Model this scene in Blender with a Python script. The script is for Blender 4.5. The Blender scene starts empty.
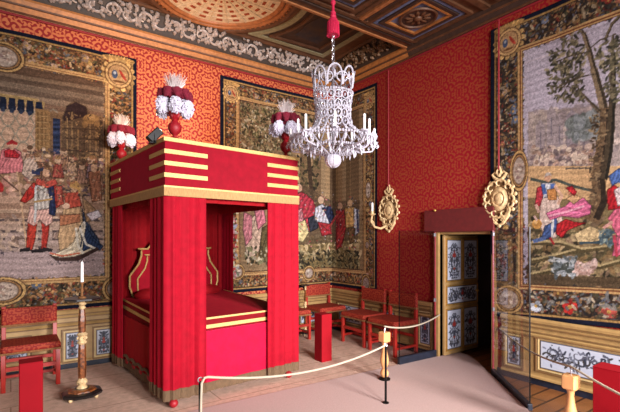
import bpy, math, random
import numpy as np
random.seed(7); np.random.seed(7)
PI = math.pi
C = bpy.context.scene.collection
V = lambda *a: np.array(a, float)

# ------------------------------------------------------------------ camera numbers
CA, SA, F, EYE = .8157, .5786, 422.0, 1.5
XR, YL = 4.466, 5.648            # the right wall and the left wall
ZC = 3.965                       # foot of the cornice
ZB, ZLOW = 4.42, 4.12            # bay ceiling, lower coffered ceiling

def project(x, y, z):
    r = x*CA - y*SA; d = x*SA + y*CA
    d = np.maximum(d, .3)
    return 310 + F*r/d, 240 - F*(z-EYE)/d

def lin(c):
    out = []
    for v in c[:3]:
        v = v/255.0
        out.append(v/12.92 if v <= .04045 else ((v+.055)/1.055)**2.4)
    return out

# ------------------------------------------------------------------ materials
MATS = {}
def mat(name, col, rough=.6, metal=0., var=.12, scale=30., bump=0., sheen=0., sheen_col=None, trans=0., spec=.5, stretch=None, col2=None, coat=0.):
    if name in MATS: return MATS[name]
    m = bpy.data.materials.new(name); m.use_nodes = True
    nt = m.node_tree; N = nt.nodes; L = nt.links
    b = N['Principled BSDF']
    c = lin(col)
    tc = N.new('ShaderNodeTexCoord'); mp = N.new('ShaderNodeMapping')
    L.new(tc.outputs['Object'], mp.inputs['Vector'])
    if stretch: mp.inputs['Scale'].default_value = stretch
    nz = N.new('ShaderNodeTexNoise'); nz.inputs['Scale'].default_value = scale; nz.inputs['Detail'].default_value = 4
    L.new(mp.outputs['Vector'], nz.inputs['Vector'])
    rp = N.new('ShaderNodeValToRGB')
    lo = [v*(1-var) for v in c] if col2 is None else lin(col2)
    hi = [min(1, v*(1+var)) for v in c] if col2 is None else c
    rp.color_ramp.elements[0].position = .3; rp.color_ramp.elements[0].color = (*lo, 1)
    rp.color_ramp.elements[1].position = .7; rp.color_ramp.elements[1].color = (*hi, 1)
    L.new(nz.outputs['Fac'], rp.inputs['Fac']); L.new(rp.outputs['Color'], b.inputs['Base Color'])
    b.inputs['Roughness'].default_value = rough; b.inputs['Metallic'].default_value = metal
    b.inputs['Specular IOR Level'].default_value = spec
    if sheen:
        b.inputs['Sheen Weight'].default_value = sheen; b.inputs['Sheen Roughness'].default_value = .4
        b.inputs['Sheen Tint'].default_value = (*lin(sheen_col or col), 1)
    if trans: b.inputs['Transmission Weight'].default_value = trans
    if coat: b.inputs['Coat Weight'].default_value = coat
    if bump:
        bp = N.new('ShaderNodeBump'); bp.inputs['Strength'].default_value = bump; bp.inputs['Distance'].default_value = .01
        L.new(nz.outputs['Fac'], bp.inputs['Height']); L.new(bp.outputs['Normal'], b.inputs['Normal'])
    MATS[name] = m
    return m

def vcol_mat(name, rough=.9, spec=.2, weave=True):
    """colour comes from the colour attribute woven/painted into the surface"""
    if name in MATS: return MATS[name]
    m = bpy.data.materials.new(name); m.use_nodes = True
    nt = m.node_tree; N = nt.nodes; L = nt.links; b = N['Principled BSDF']
    a = N.new('ShaderNodeAttribute'); a.attribute_name = 'paint'
    b.inputs['Roughness'].default_value = rough; b.inputs['Specular IOR Level'].default_value = spec
    if weave:
        tc = N.new('ShaderNodeTexCoord')
        nz = N.new('ShaderNodeTexNoise'); nz.inputs['Scale'].default_value = 45; nz.inputs['Detail'].default_value = 5
        L.new(tc.outputs['Object'], nz.inputs['Vector'])
        mr = N.new('ShaderNodeMapRange'); mr.inputs['From Min'].default_value = .3; mr.inputs['From Max'].default_value = .7
        mr.inputs['To Min'].default_value = .72; mr.inputs['To Max'].default_value = 1.25
        L.new(nz.outputs['Fac'], mr.inputs['Value'])
        mx = N.new('ShaderNodeVectorMath'); mx.operation = 'SCALE'
        L.new(a.outputs['Color'], mx.inputs[0]); L.new(mr.outputs['Result'], mx.inputs['Scale'])
        L.new(mx.outputs['Vector'], b.inputs['Base Color'])
    else:
        L.new(a.outputs['Color'], b.inputs['Base Color'])
    MATS[name] = m
    return m

def damask_mat(name, ground, motif, axis, pu=.30, pv=.44, rough=.55, k=17., dist=1.3, bias=.5, seat=False):
    """silk damask: scrolls mirrored in every cell of a half-drop repeat"""
    m = bpy.data.materials.new(name); m.use_nodes = True
    nt = m.node_tree; N = nt.nodes; L = nt.links; b = N['Principled BSDF']
    def M(op, a, c=None, d=None):
        n = N.new('ShaderNodeMath'); n.operation = op
        for i, s in enumerate((a, c, d)):
            if s is None: continue
            if isinstance(s, (int, float)): n.inputs[i].default_value = s
            else: L.new(s, n.inputs[i])
        return n.outputs[0]
    tc = N.new('ShaderNodeTexCoord'); sp = N.new('ShaderNodeSeparateXYZ'); L.new(tc.outputs['Object'], sp.inputs[0])
    u = M('DIVIDE', sp.outputs[axis], pu); v = M('DIVIDE', M('ADD', sp.outputs['Z'], sp.outputs['Y']) if seat else sp.outputs['Z'], pv)
    col = M('FLOOR', u)
    half = M('MULTIPLY', M('FLOORED_MODULO', col, 2.0), .5)
    uu = M('ABSOLUTE', M('SUBTRACT', M('FRACT', u), .5))
    vv = M('PINGPONG', M('ADD', v, half), .5)
    cb = N.new('ShaderNodeCombineXYZ'); L.new(uu, cb.inputs[0]); L.new(vv, cb.inputs[1])
    mp = N.new('ShaderNodeVectorMath'); mp.operation = 'MULTIPLY'; L.new(cb.outputs[0], mp.inputs[0]); mp.inputs[1].default_value = (pu, pv, 1)
    nw = N.new('ShaderNodeTexNoise'); nw.inputs['Scale'].default_value = 9; nw.inputs['Detail'].default_value = 1
    L.new(mp.outputs['Vector'], nw.inputs['Vector'])
    wx = M('MULTIPLY', M('SUBTRACT', nw.outputs['Fac'], .5), .05)
    X_ = M('ADD', M('MULTIPLY', uu, pu), 0.0); Y_ = M('ADD', M('MULTIPLY', vv, pv), wx)
    tot = None                       # spiral scrolls around a few centres of the half cell
    for (fx, fy, nn, sg) in ((.12, .10, 2, 1), (.36, .26, 1, -1), (.10, .40, 3, 1), (.40, .04, 3, -1), (.26, .46, 2, -1)):
        dx = M('SUBTRACT', X_, fx*pu); dy = M('SUBTRACT', Y_, fy*pv)
        r2 = M('ADD', M('MULTIPLY', dx, dx), M('MULTIPLY', dy, dy)); r = M('SQRT', r2)
        th = M('ARCTAN2', dy, dx)
        wt = M('EXPONENT', M('MULTIPLY', r2, -1/(2*(.105*pu+.06*pv)**2)))
        sp_ = M('SINE', M('ADD', M('MULTIPLY', th, float(nn*sg)), M('MULTIPLY', r, k)))
        q = M('MULTIPLY', wt, sp_); tot = q if tot is None else M('ADD', tot, q)
    sn = M('MULTIPLY', tot, 1.6)
    rp = N.new('ShaderNodeValToRGB'); rp.color_ramp.elements[0].position = .36; rp.color_ramp.elements[1].position = .64
    rp.color_ramp.elements[0].color = (*lin(ground), 1); rp.color_ramp.elements[1].color = (*lin(motif), 1)
    L.new(M('ADD', M('MULTIPLY', sn, .5), bias), rp.inputs['Fac']); L.new(rp.outputs['Color'], b.inputs['Base Color'])
    b.inputs['Roughness'].default_value = rough; b.inputs['Specular IOR Level'].default_value = .25
    return m

# ------------------------------------------------------------------ mesh builder
class MB:
    def __init__(s): s.v = []; s.f = []; s.mi = []; s.cur = 0
    def add(s, vs, fs):
        o = len(s.v); s.v += [tuple(map(float, p)) for p in vs]
        for f in fs: s.f.append(tuple(i+o for i in f)); s.mi.append(s.cur)
        return s
    def box(s, x0, x1, y0, y1, z0, z1, bev=0.):
        if bev <= 0:
            vs = [(x, y, z) for z in (z0, z1) for y in (y0, y1) for x in (x0, x1)]
            return s.add(vs, [(0,2,3,1), (4,5,7,6), (0,1,5,4), (2,6,7,3), (0,4,6,2), (1,3,7,5)])
        b = min(bev, (x1-x0)/2.01, (y1-y0)/2.01, (z1-z0)/2.01)
        ring = lambda i, z: [(x0+i+(0), y0+i+b, z), (x0+i+b, y0+i, z), (x1-i-b, y0+i, z), (x1-i, y0+i+b, z),
                             (x1-i, y1-i-b, z), (x1-i-b, y1-i, z), (x0+i+b, y1-i, z), (x0+i, y1-i-b, z)]
        R = ring(b*.6, z0) + ring(0, z0+b) + ring(0, z1-b) + ring(b*.6, z1)
        fs = [tuple(range(7, -1, -1)), tuple(range(24, 32))]
        for k in range(3):
            for i in range(8):
                j = (i+1) % 8; fs.append((k*8+i, k*8+j, k*8+8+j, k*8+8+i))
        return s.add(R, fs)
    def tube(s, path, r, n=8, closed=False):
        P = [V(*p) for p in path]; m = len(P)
        R = r if hasattr(r, '__len__') else [r]*m
        up = V(0, 0, 1); vs = []; prev = None
        for i in range(m):
            a = P[(i-1) % m] if (closed or i > 0) else P[i]; b = P[(i+1) % m] if (closed or i < m-1) else P[i]
            t = b-a; t = t/(np.linalg.norm(t)+1e-9)
            if prev is None:
                ref = up if abs(t[2]) < .9 else V(1, 0, 0); x = np.cross(ref, t)
            else: x = prev - t*np.dot(prev, t)
            x = x/(np.linalg.norm(x)+1e-9); prev = x; y = np.cross(t, x)
            for k in range(n):
                q = 2*PI*k/n; vs.append(P[i] + R[i]*(math.cos(q)*x + math.sin(q)*y))
        fs = []
        for i in range(m if closed else m-1):
            for k in range(n):
                a = i*n+k; b = i*n+(k+1) % n; c2 = ((i+1) % m)*n+(k+1) % n; d = ((i+1) % m)*n+k
                fs.append((a, b, c2, d))
        if not closed: fs += [tuple(range(n-1, -1, -1)), tuple(range((m-1)*n, m*n))]
        return s.add(vs, fs)
    def lathe(s, prof, o=(0,0,0), n=20, ph=0.):
        m = len(prof); vs = []; fs = []
        for (r, z) in prof:
            for k in range(n):
                q = ph + 2*PI*k/n; vs.append((o[0]+r*math.cos(q), o[1]+r*math.sin(q), o[2]+z))
        for i in range(m-1):
            for k in range(n):
                j = (k+1) % n; fs.append((i*n+k, i*n+j, (i+1)*n+j, (i+1)*n+k))
        fs += [tuple(range(n-1, -1, -1)), tuple(range((m-1)*n, m*n))]
        return s.add(vs, fs)
    def ell(s, c, r, nu=12, nv=8, rot=None, jit=0.):
        vs = []; fs = []; c = V(*c)
        R = np.eye(3) if rot is None else rot
        for i in range(nv+1):
            t = PI*i/nv
            for k in range(nu):
                q = 2*PI*k/nu; p = V(r[0]*math.sin(t)*math.cos(q), r[1]*math.sin(t)*math.sin(q), r[2]*math.cos(t))
                if jit and 0 < i < nv: p = p*(1+random.uniform(-jit, jit))
                vs.append(c + R @ p)
        for i in range(nv):
            for k in range(nu):
                j = (k+1) % nu; fs.append((i*nu+k, (i+1)*nu+k, (i+1)*nu+j, i*nu+j))
        return s.add(vs, fs)
    def octa(s, c, r, h=None):
        h = h or r; x, y, z = c
        return s.add([(x+r,y,z), (x,y+r,z), (x-r,y,z), (x,y-r,z), (x,y,z+h), (x,y,z-h)],
                     [(0,1,4), (1,2,4), (2,3,4), (3,0,4), (1,0,5), (2,1,5), (3,2,5), (0,3,5)])
    def prism(s, poly, z0, z1):
        n = len(poly); vs = [(*p, z0) for p in poly] + [(*p, z1) for p in poly]
        fs = [tuple(range(n-1, -1, -1)), tuple(range(n, 2*n))] + [(i, (i+1) % n, n+(i+1) % n, n+i) for i in range(n)]
        return s.add(vs, fs)
    def sweep(s, prof, a, b, nrm):
        """constant profile (out, z) swept from a to b; nrm = horizontal outward normal"""
        n = len(prof); vs = []
        for p in (a, b):
            for (o, z) in prof: vs.append((p[0]+nrm[0]*o, p[1]+nrm[1]*o, z))
        fs = [(i, (i+1) % n, n+(i+1) % n, n+i) for i in range(n)] + [tuple(range(n-1, -1, -1)), tuple(range(n, 2*n))]
        return s.add(vs, fs)
    def build(s, name, m, parent=None, smooth=True):
        me = bpy.data.meshes.new(name); me.from_pydata(s.v, [], s.f); me.validate()
        ms = m if isinstance(m, (list, tuple)) else [m]
        for x in ms: me.materials.append(x)
        if len(ms) > 1:
            for p, i in zip(me.polygons, s.mi): p.material_index = i
        import bmesh
        bm = bmesh.new(); bm.from_mesh(me); bmesh.ops.recalc_face_normals(bm, faces=bm.faces)
        if smooth:
            for e in bm.edges:
                if len(e.link_faces) == 2 and e.calc_face_angle(0) > .62: e.smooth = False
            for f in bm.faces: f.smooth = True
        bm.to_mesh(me); bm.free()
        o = bpy.data.objects.new(name, me); C.objects.link(o)
        if parent is not None: o.parent = parent
        return o

def thing(name, label, cat, loc=(0,0,0), rz=0., group=None):
    o = bpy.data.objects.new(name, None); C.objects.link(o); o.empty_display_size = .1
    o.location = loc; o.rotation_euler = (0, 0, rz); o['label'] = label; o['category'] = cat
    if group: o['group'] = group
    return o
def tag(o, label, cat, group=None):
    o['label'] = label; o['category'] = cat
    if group: o['group'] = group
    return o
def struct(o): o['kind'] = 'structure'; return o
def dup(root, loc, rz, label=None):
    r = root.copy(); C.objects.link(r); r.location = loc; r.rotation_euler = (0, 0, rz)
    if label: r['label'] = label
    for ch in list(root.children):
        c = ch.copy(); C.objects.link(c); c.parent = r
        for g in list(ch.children):
            d = g.copy(); C.objects.link(d); d.parent = c
    return r
def rotz(a): return np.array([[math.cos(a), -math.sin(a), 0], [math.sin(a), math.cos(a), 0], [0, 0, 1]])
def rotaxis(ax, a):
    ax = V(*ax)/np.linalg.norm(ax); K = np.array([[0,-ax[2],ax[1]], [ax[2],0,-ax[0]], [-ax[1],ax[0],0]])
    return np.eye(3) + math.sin(a)*K + (1-math.cos(a))*(K@K)

# ------------------------------------------------------------------ woven / painted surfaces
class Paint:
    """a regular grid over a wall-hung surface; s runs along the wall, z up.  Colours are woven per vertex."""
    def __init__(s, s0, s1, z0, z1, step, pos, gain=1.):
        s.nx = int(round((s1-s0)/step))+1; s.nz = int(round((z1-z0)/step))+1
        s.sv = np.linspace(s0, s1, s.nx); s.zv = np.linspace(z0, z1, s.nz); s.gain = gain
        s.S, s.Z = np.meshgrid(s.sv, s.zv); s.pos = pos
        s.P = pos(s.S, s.Z)                        # 3 arrays
        s.px, s.py = project(*s.P)
        s.c = np.zeros(s.S.shape+(3,))
    def fill(s, col): s.c[:] = col
    def blend(s, sl, m, col, a=1., jit=0.):
        col = np.array(col, float)
        if jit: col = col*(1+random.uniform(-jit, jit))
        w = (m*a)[..., None]; s.c[sl] = s.c[sl]*(1-w) + col*w
    def win(s, s0, s1, z0, z1):
        i0, i1 = np.searchsorted(s.sv, [s0, s1]); j0, j1 = np.searchsorted(s.zv, [z0, z1])
        return (slice(j0, j1+1), slice(i0, i1+1))
    def ell(s, cs, cz, rs, rz, col, rot=0., a=1., jit=0.):
        R = max(rs, rz)*1.1; sl = s.win(cs-R, cs+R, cz-R, cz+R)
        x = s.S[sl]-cs; y = s.Z[sl]-cz; co, si = math.cos(rot), math.sin(rot)
        q = ((x*co+y*si)/rs)**2 + ((-x*si+y*co)/rz)**2
        s.blend(sl, np.clip((1.15-q)/.3, 0, 1), col, a, jit)
    def ring(s, cs, cz, rs, rz, w, col):
        sl = s.win(cs-rs*1.3, cs+rs*1.3, cz-rz*1.3, cz+rz*1.3)
        q = np.sqrt(((s.S[sl]-cs)/rs)**2 + ((s.Z[sl]-cz)/rz)**2)
        s.blend(sl, (np.abs(q-1) < w).astype(float), col)
    def rect(s, s0, s1, z0, z1, col, a=1.):
        sl = s.win(s0, s1, z0, z1)
        s.blend(sl, ((s.S[sl] >= s0) & (s.S[sl] <= s1) & (s.Z[sl] >= z0) & (s.Z[sl] <= z1)).astype(float), col, a)
    # drawing by the drawing's own (photo) outline, carried back onto the wall
    def ppoly(s, pts, col, jit=0., fold=None, a=1.):
        xs = [p[0] for p in pts]; ys = [p[1] for p in pts]
        m = (s.px >= min(xs)) & (s.px <= max(xs)) & (s.py >= min(ys)) & (s.py <= max(ys))
        jj, ii = np.nonzero(m)
        if len(jj) == 0: return
        X = s.px[jj, ii]; Y = s.py[jj, ii]; ins = np.zeros(len(X), bool); n = len(pts)
        for k in range(n):
            x1, y1 = pts[k]; x2, y2 = pts[(k+1) % n]
            if y1 == y2: continue
            t = ((y1 > Y) != (y2 > Y)) & (X < (x2-x1)*(Y-y1)/(y2-y1)+x1); ins ^= t
        jj, ii, X, Y = jj[ins], ii[ins], X[ins], Y[ins]
        c = np.tile(np.array(col, float), (len(jj), 1))
        if fold:
            ang, per, amp = fold; q = X*math.cos(ang)+Y*math.sin(ang)
            c *= (1 + amp*np.sin(2*PI*q/per + 1.3*np.sin(Y*.35)))[:, None]
        if jit: c *= (1+np.random.uniform(-jit, jit, len(jj)))[:, None]
        s.c[jj, ii] = s.c[jj, ii]*(1-a) + c*a
    def pell(s, cx, cy, rx, ry, col, **k):
        s.ppoly([(cx+rx*math.cos(t), cy+ry*math.sin(t)) for t in np.linspace(0, 2*PI, 15)[:-1]], col, **k)
    def pline(s, pts, w, col, a=1.):
        for (x1, y1), (x2, y2) in zip(pts[:-1], pts[1:]):
            dx, dy = x2-x1, y2-y1; L2 = math.hypot(dx, dy) or 1; nx, ny = -dy/L2*w/2, dx/L2*w/2
            ex, ey = dx/L2*w*.2, dy/L2*w*.2
            s.ppoly([(x1+nx-ex, y1+ny-ey), (x2+nx+ex, y2+ny+ey), (x2-nx+ex, y2-ny+ey), (x1-nx-ex, y1-ny-ey)], col, a=a)
    def at(s, x, y):
        k = np.argmin((s.px-x)**2 + (s.py-y)**2); j, i = np.unravel_index(k, s.px.shape); return s.sv[i], s.zv[j]
    def pscatter(s, pts, n, pal, r=(.008, .02), asp=(1, 2.5), a=.9):
        """flecks of colour inside an outlined region"""
        xs = [p[0] for p in pts]; ys = [p[1] for p in pts]
        m = (s.px >= min(xs)) & (s.px <= max(xs)) & (s.py >= min(ys)) & (s.py <= max(ys))
        jj, ii = np.nonzero(m)
        if len(jj) == 0: return
        X = s.px[jj, ii]; Y = s.py[jj, ii]; ins = np.zeros(len(X), bool); N_ = len(pts)
        for k in range(N_):
            x1, y1 = pts[k]; x2, y2 = pts[(k+1) % N_]
            if y1 == y2: continue
            ins ^= ((y1 > Y) != (y2 > Y)) & (X < (x2-x1)*(Y-y1)/(y2-y1)+x1)
        jj, ii = jj[ins], ii[ins]
        if len(jj) == 0: return
        for k in np.random.randint(0, len(jj), int(n*1.9)):
            q = random.uniform(*r)*.68; s.ell(s.sv[ii[k]], s.zv[jj[k]], q*random.uniform(*asp), q, random.choice(pal), random.uniform(0, PI), a, .15)
    def scatter(s, s0, s1, z0, z1, n, pal, r=(.008, .02), asp=(1, 2.4), a=.9):
        for _ in range(int(n*1.25)):
            q = random.uniform(*r)*.85
            s.ell(random.uniform(s0, s1), random.uniform(z0, z1), q*random.uniform(*asp), q, random.choice(pal), random.uniform(0, PI), a, .15)
    def flower(s, cs, cz, r, col, heart=(190,150,80)):
        for k in range(6):
            t = k*PI/3+random.random(); s.ell(cs+r*.6*math.cos(t), cz+r*.6*math.sin(t), r*.5, r*.42, col, t, 1, .25)
        s.ell(cs, cz, r*.3, r*.3, heart)
    def cartouche(s, cs, cz, r):
        for k in range(-7, 8): s.ell(cs+r*.95*math.sin(k*.2), cz+r*1.25-r*.02*abs(k), r*.1, r*.22, (196,152,92), -k*.2*.8, 1, .2)
        for k in range(15):
            t = 2*PI*k/15; s.ell(cs+r*1.0*math.cos(t), cz+r*1.05*math.sin(t), r*.21, r*.17, (205,165,105), t, 1, .2)
        s.ell(cs, cz, r*.96, r*1.0, (95,62,42)); s.ring(cs, cz, r*.82, r*.86, .09, (205,165,110))
        s.ell(cs, cz, r*.68, r*.74, (185,145,100))
        s.ell(cs-r*.26, cz, r*.2, r*.32, (70,85,115)); s.ell(cs-r*.26, cz+r*.1, r*.1, r*.12, (170,175,185))
        s.ell(cs+r*.25, cz+r*.05, r*.1, r*.4, (170,55,45), .5); s.ell(cs+r*.4, cz-r*.1, r*.07, r*.3, (180,70,55), .5)
        s.ell(cs, cz-r*.5, r*.4, r*.08, (120,80,50))
    def oval(s, cs, cz, rs, rz):
        s.ell(cs, cz, rs*1.12, rz*1.12, (70,48,36)); s.ring(cs, cz, rs, rz, .07, (190,150,95)); s.ring(cs, cz, rs*.8, rz*.8, .06, (150,110,70))
        s.ell(cs, cz, rs*.7, rz*.7, (175,155,140)); s.scatter(cs-rs*.4, cs+rs*.4, cz-rz*.4, cz+rz*.4, 14, [(130,105,100), (200,185,170), (150,125,110)], (.008, .02))
    def frame(s, w, navy=.04, pal=None, ground=(84,60,42), dens=2000, s0=None, s1=None):
        """galloon, gilt line, floral border and gilt inner moulding, w = width of the whole border"""
        a0, a1, b0, b1 = s.sv[0], s.sv[-1], s.zv[0], s.zv[-1]
        e = np.minimum(np.minimum(s.S-a0, a1-s.S), np.minimum(s.Z-b0, b1-s.Z)); al = slice(None)
        pal = pal or [(156,114,68), (120,84,52), (46,36,30), (128,56,42), (92,94,100), (182,152,114), (92,84,56), (166,118,76), (60,54,44), (140,100,62)]
        band = (e < w).astype(float); s.blend((al, al), band, ground)
        s.bg_ = ground
        for (r0, r1, r2, r3) in ((a0, a1, b0+navy, b0+w), (a0, a1, b1-w, b1-navy), (a0+navy, a0+w, b0, b1), (a1-w, a1-navy, b0, b1)):
            A = (r1-r0)*(r3-r2); s.scatter(r0, r1, r2, r3, int(A*dens), pal, (.007, .017), (1, 3))
            k = int(A*16)
            for _ in range(k):
                s.flower(random.uniform(r0+.06, r1-.06), random.uniform(r2+.06, r3-.06), random.uniform(.024, .046), random.choice([(140,54,46), (165,136,116), (100,106,122), (160,126,80), (140,86,70), (120,84,56)]))
        for lo, hi, col in ((0, navy, (22,26,44)), (navy, navy+.022, (170,132,80)), (navy+.022, navy+.03, (60,40,30)), (w-.06, w-.012, (188,148,98)), (w-.034, w-.026, (124,70,46)), (w-.012, w, (80,50,40))):
            s.blend((al, al), ((e >= lo) & (e < hi)).astype(float), col)
    def age(s, grey=.2, noise=.10):
        l = s.c @ np.array([.3, .6, .1]); s.c = s.c*(1-grey) + l[..., None]*np.array([1.06, .97, .84])*grey
        s.c *= (1+np.random.normal(0, noise, l.shape))[..., None]
        s.c *= (1+.06*np.sin(s.Z*90+np.sin(s.S*7)))[..., None]
    def mesh(s, name, m, parent=None, back=None):
        X, Y, Z = s.P; n = s.nx*s.nz
        vs = np.stack([X.ravel(), Y.ravel(), Z.ravel()], 1)
        j, i = np.meshgrid(np.arange(s.nz-1), np.arange(s.nx-1), indexing='ij'); a = (j*s.nx+i).ravel()
        fs = np.stack([a, a+1, a+1+s.nx, a+s.nx], 1).tolist()
        loop = list(range(s.nx)) + [k*s.nx+s.nx-1 for k in range(1, s.nz)] + [(s.nz-1)*s.nx+k for k in range(s.nx-2, -1, -1)] + [k*s.nx for k in range(s.nz-2, 0, -1)]
        B = s.pos(s.S, s.Z, True); bv = np.stack([q.ravel() for q in B], 1)[loop]
        V2 = np.concatenate([vs, bv]); m2 = len(loop)
        for k in range(m2):
            l = (k+1) % m2; fs.append((loop[k], n+k, n+l, loop[l]))
        me = bpy.data.meshes.new(name); me.from_pydata(V2.tolist(), [], fs); me.materials.append(m)
        c = np.clip(s.c/255, 0, 1).reshape(-1, 3); c = np.concatenate([c, c[loop]])
        l_ = np.where(c <= .04045, c/12.92, ((c+.055)/1.055)**2.4)*s.gain
        at = me.color_attributes.new('paint', 'FLOAT_COLOR', 'POINT')
        at.data.foreach_set('color', np.concatenate([np.clip(l_, 0, .95), np.ones((len(l_), 1))], 1).ravel())
        me.polygons.foreach_set('use_smooth', [True]*len(me.polygons))
        o = bpy.data.objects.new(name, me); C.objects.link(o)
        if parent is not None: o.parent = parent
        return o
# ================================================================== the room shell
M_dam = damask_mat('crimson_damask_x_lamp_tinted', (136,30,30), (192,108,66), 'X', bias=.56, k=110.)  # same silk as the right wall, with the uplight's orange painted in
M_damY = damask_mat('crimson_damask_along_y', (146,18,34), (158,66,42), 'Y', bias=.46, k=110.)
M_gold = mat('gilding', (196,150,78), .38, .55, .25, 40, .15)
M_goldp = mat('gold_paint', (168,108,56), .5, .15, .25, 25)
M_wood = mat('ceiling_walnut', (92,58,36), .55, 0, .3, 14, .1, stretch=(1, 1, 1))
M_woodd = mat('ceiling_walnut_dark', (58,38,28), .6, 0, .3, 14, .1)
M_ochre = mat('ochre_paint', (166,132,82), .5, 0, .12, 18)
M_ochred = mat('umber_frame_and_shade', (122,90,54), .55, 0, .12, 18)
M_cream = mat('cream_paint', (205,180,128), .5, 0, .1, 18)
M_navy = mat('navy_skirting', (26,32,46), .4, 0, .4, 12)
M_redcord = mat('red_cord', (134,18,30), .7, 0, .2, 60)
M_dark = mat('black_iron', (18,17,17), .35, .6, .2, 30)
M_pass = mat('passage_paint', (84,64,62), .8, 0, .3, 3)
M_passw = mat('passage_oak', (74,46,32), .6, 0, .3, 6)

w = MB(); w.box(-2.6, XR+.2, YL, YL+.2, -.1, 4.6); wl = struct(w.build('wall_left', M_dam, smooth=False))
D0, D1, DH = 2.705, 3.43, 1.6                       # the low door in the right wall
w = MB(); w.box(XR, XR+.2, D1, YL, -.1, 4.6); w.box(XR, XR+.2, -1.6, D0, -.1, 4.6); w.box(XR, XR+.2, D0, D1, DH, 4.6)
struct(w.build('wall_right', M_damY, smooth=False))
w = MB(); w.box(XR+.2, XR+1.9, D1+.06, D1+.12, -.1, 2.2); w.box(XR+1.8, XR+1.9, D0-.9, D1+.06, -.1, 2.2)
w.box(XR+.2, XR+1.9, D0-.96, D0-.9, -.1, 2.2); w.box(XR+.2, XR+1.9, D0-.9, D1+.06, 2.1, 2.2)
w.box(XR+.2, XR+.24, D0-.9, D0-.0, -.1, 2.1)
struct(w.build('wall_passage', M_pass, smooth=False))

# --- floor: oak parquet, woven matting over it, the visitors' carpet
def floor_mat(name, c1, c2, gap, sx, sy, rough=.45, noise=9., gapw=.012, spec=.4, bump=.3):
    m = bpy.data.materials.new(name); m.use_nodes = True
    nt = m.node_tree; N = nt.nodes; L = nt.links; b = N['Principled BSDF']
    tc = N.new('ShaderNodeTexCoord'); br = N.new('ShaderNodeTexBrick')
    br.inputs['Color1'].default_value = (*lin(c1), 1); br.inputs['Color2'].default_value = (*lin(c2), 1); br.inputs['Mortar'].default_value = (*lin(gap), 1)
    br.inputs['Scale'].default_value = 1; br.inputs['Brick Width'].default_value = sx; br.inputs['Row Height'].default_value = sy
    br.inputs['Mortar Size'].default_value = gapw; br.inputs['Mortar Smooth'].default_value = .3
    L.new(tc.outputs['Object'], br.inputs['Vector'])
    nz = N.new('ShaderNodeTexNoise'); nz.inputs['Scale'].default_value = noise; nz.inputs['Detail'].default_value = 8; L.new(tc.outputs['Object'], nz.inputs['Vector'])
    nf = N.new('ShaderNodeTexNoise'); nf.inputs['Scale'].default_value = noise*14; nf.inputs['Detail'].default_value = 3; L.new(tc.outputs['Object'], nf.inputs['Vector'])
    ad = N.new('ShaderNodeMath'); ad.operation = 'ADD'; L.new(nz.outputs['Fac'], ad.inputs[0]); L.new(nf.outputs['Fac'], ad.inputs[1])
    mr = N.new('ShaderNodeMapRange'); mr.inputs['From Min'].default_value = .6; mr.inputs['From Max'].default_value = 1.4; mr.inputs['To Min'].default_value = .72; mr.inputs['To Max'].default_value = 1.24
    L.new(ad.outputs[0], mr.inputs['Value'])
    sc = N.new('ShaderNodeVectorMath'); sc.operation = 'SCALE'; L.new(br.outputs['Color'], sc.inputs[0]); L.new(mr.outputs[0], sc.inputs['Scale'])
    L.new(sc.outputs['Vector'], b.inputs['Base Color']); b.inputs['Roughness'].default_value = rough; b.inputs['Specular IOR Level'].default_value = spec
    bp = N.new('ShaderNodeBump'); bp.inputs['Strength'].default_value = bump; bp.inputs['Distance'].default_value = .006; L.new(nf.outputs['Fac'], bp.inputs['Height']); L.new(bp.outputs['Normal'], b.inputs['Normal'])
    return m
w = MB(); w.box(-2.6, XR+1.9, -1.6, YL+.2, -.12, 0)
struct(w.build('floor', floor_mat('oak_parquet', (138,88,48), (118,72,40), (60,36,22), .9, .16, .35), smooth=False))
w = MB(); w.prism([(-2.4, 5.6), (-2.4, 3.63), (1.4, 3.585), (2.7, 3.535), (3.74, 3.495), (4.36, 3.46), (4.36, 5.6)], .0, .012)
tag(w.build('rush_mat', floor_mat('plaited_rush', (212,176,156), (206,170,148), (170,134,114), 3.2, .46, .9, 18., .007, .1, 1.), smooth=False),
    'pinkish tan plaited rush matting laid under the bed and chairs', 'mat')
poly = [(-2.4, 3.62), (1.4, 3.575), (2.7, 3.525), (3.74, 3.485), (4.44, 3.44), (4.84, 3.42), (4.80, 3.24), (4.62, 2.98), (4.40, 2.74), (4.08, 2.36), (3.68, 1.90), (3.3, 1.5), (3.0, .95), (2.75, .3), (2.6, -1.5), (-2.4, -1.5)]
w = MB(); w.prism(poly, .0, .02)
def carpet_mat():
    m = mat('wool_carpet', (174,145,138), .95, 0, .08, 120, .3, .2, (225,200,190)); return m
tag(w.build('visitor_carpet', carpet_mat(), smooth=False), 'smooth pale pink carpet runner leading to the low doorway', 'carpet')

# --- skirtings
w = MB(); w.box(-2.6, XR-.025, YL-.025, YL, .0, .075); struct(w.build('baseboard_left', M_navy, smooth=False))
w = MB(); w.box(XR-.025, XR, D1+.03, YL, 0, .075); w.box(XR-.025, XR, -1.6, D0-.03, 0, .075); struct(w.build('baseboard_right', M_navy, smooth=False))

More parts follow.
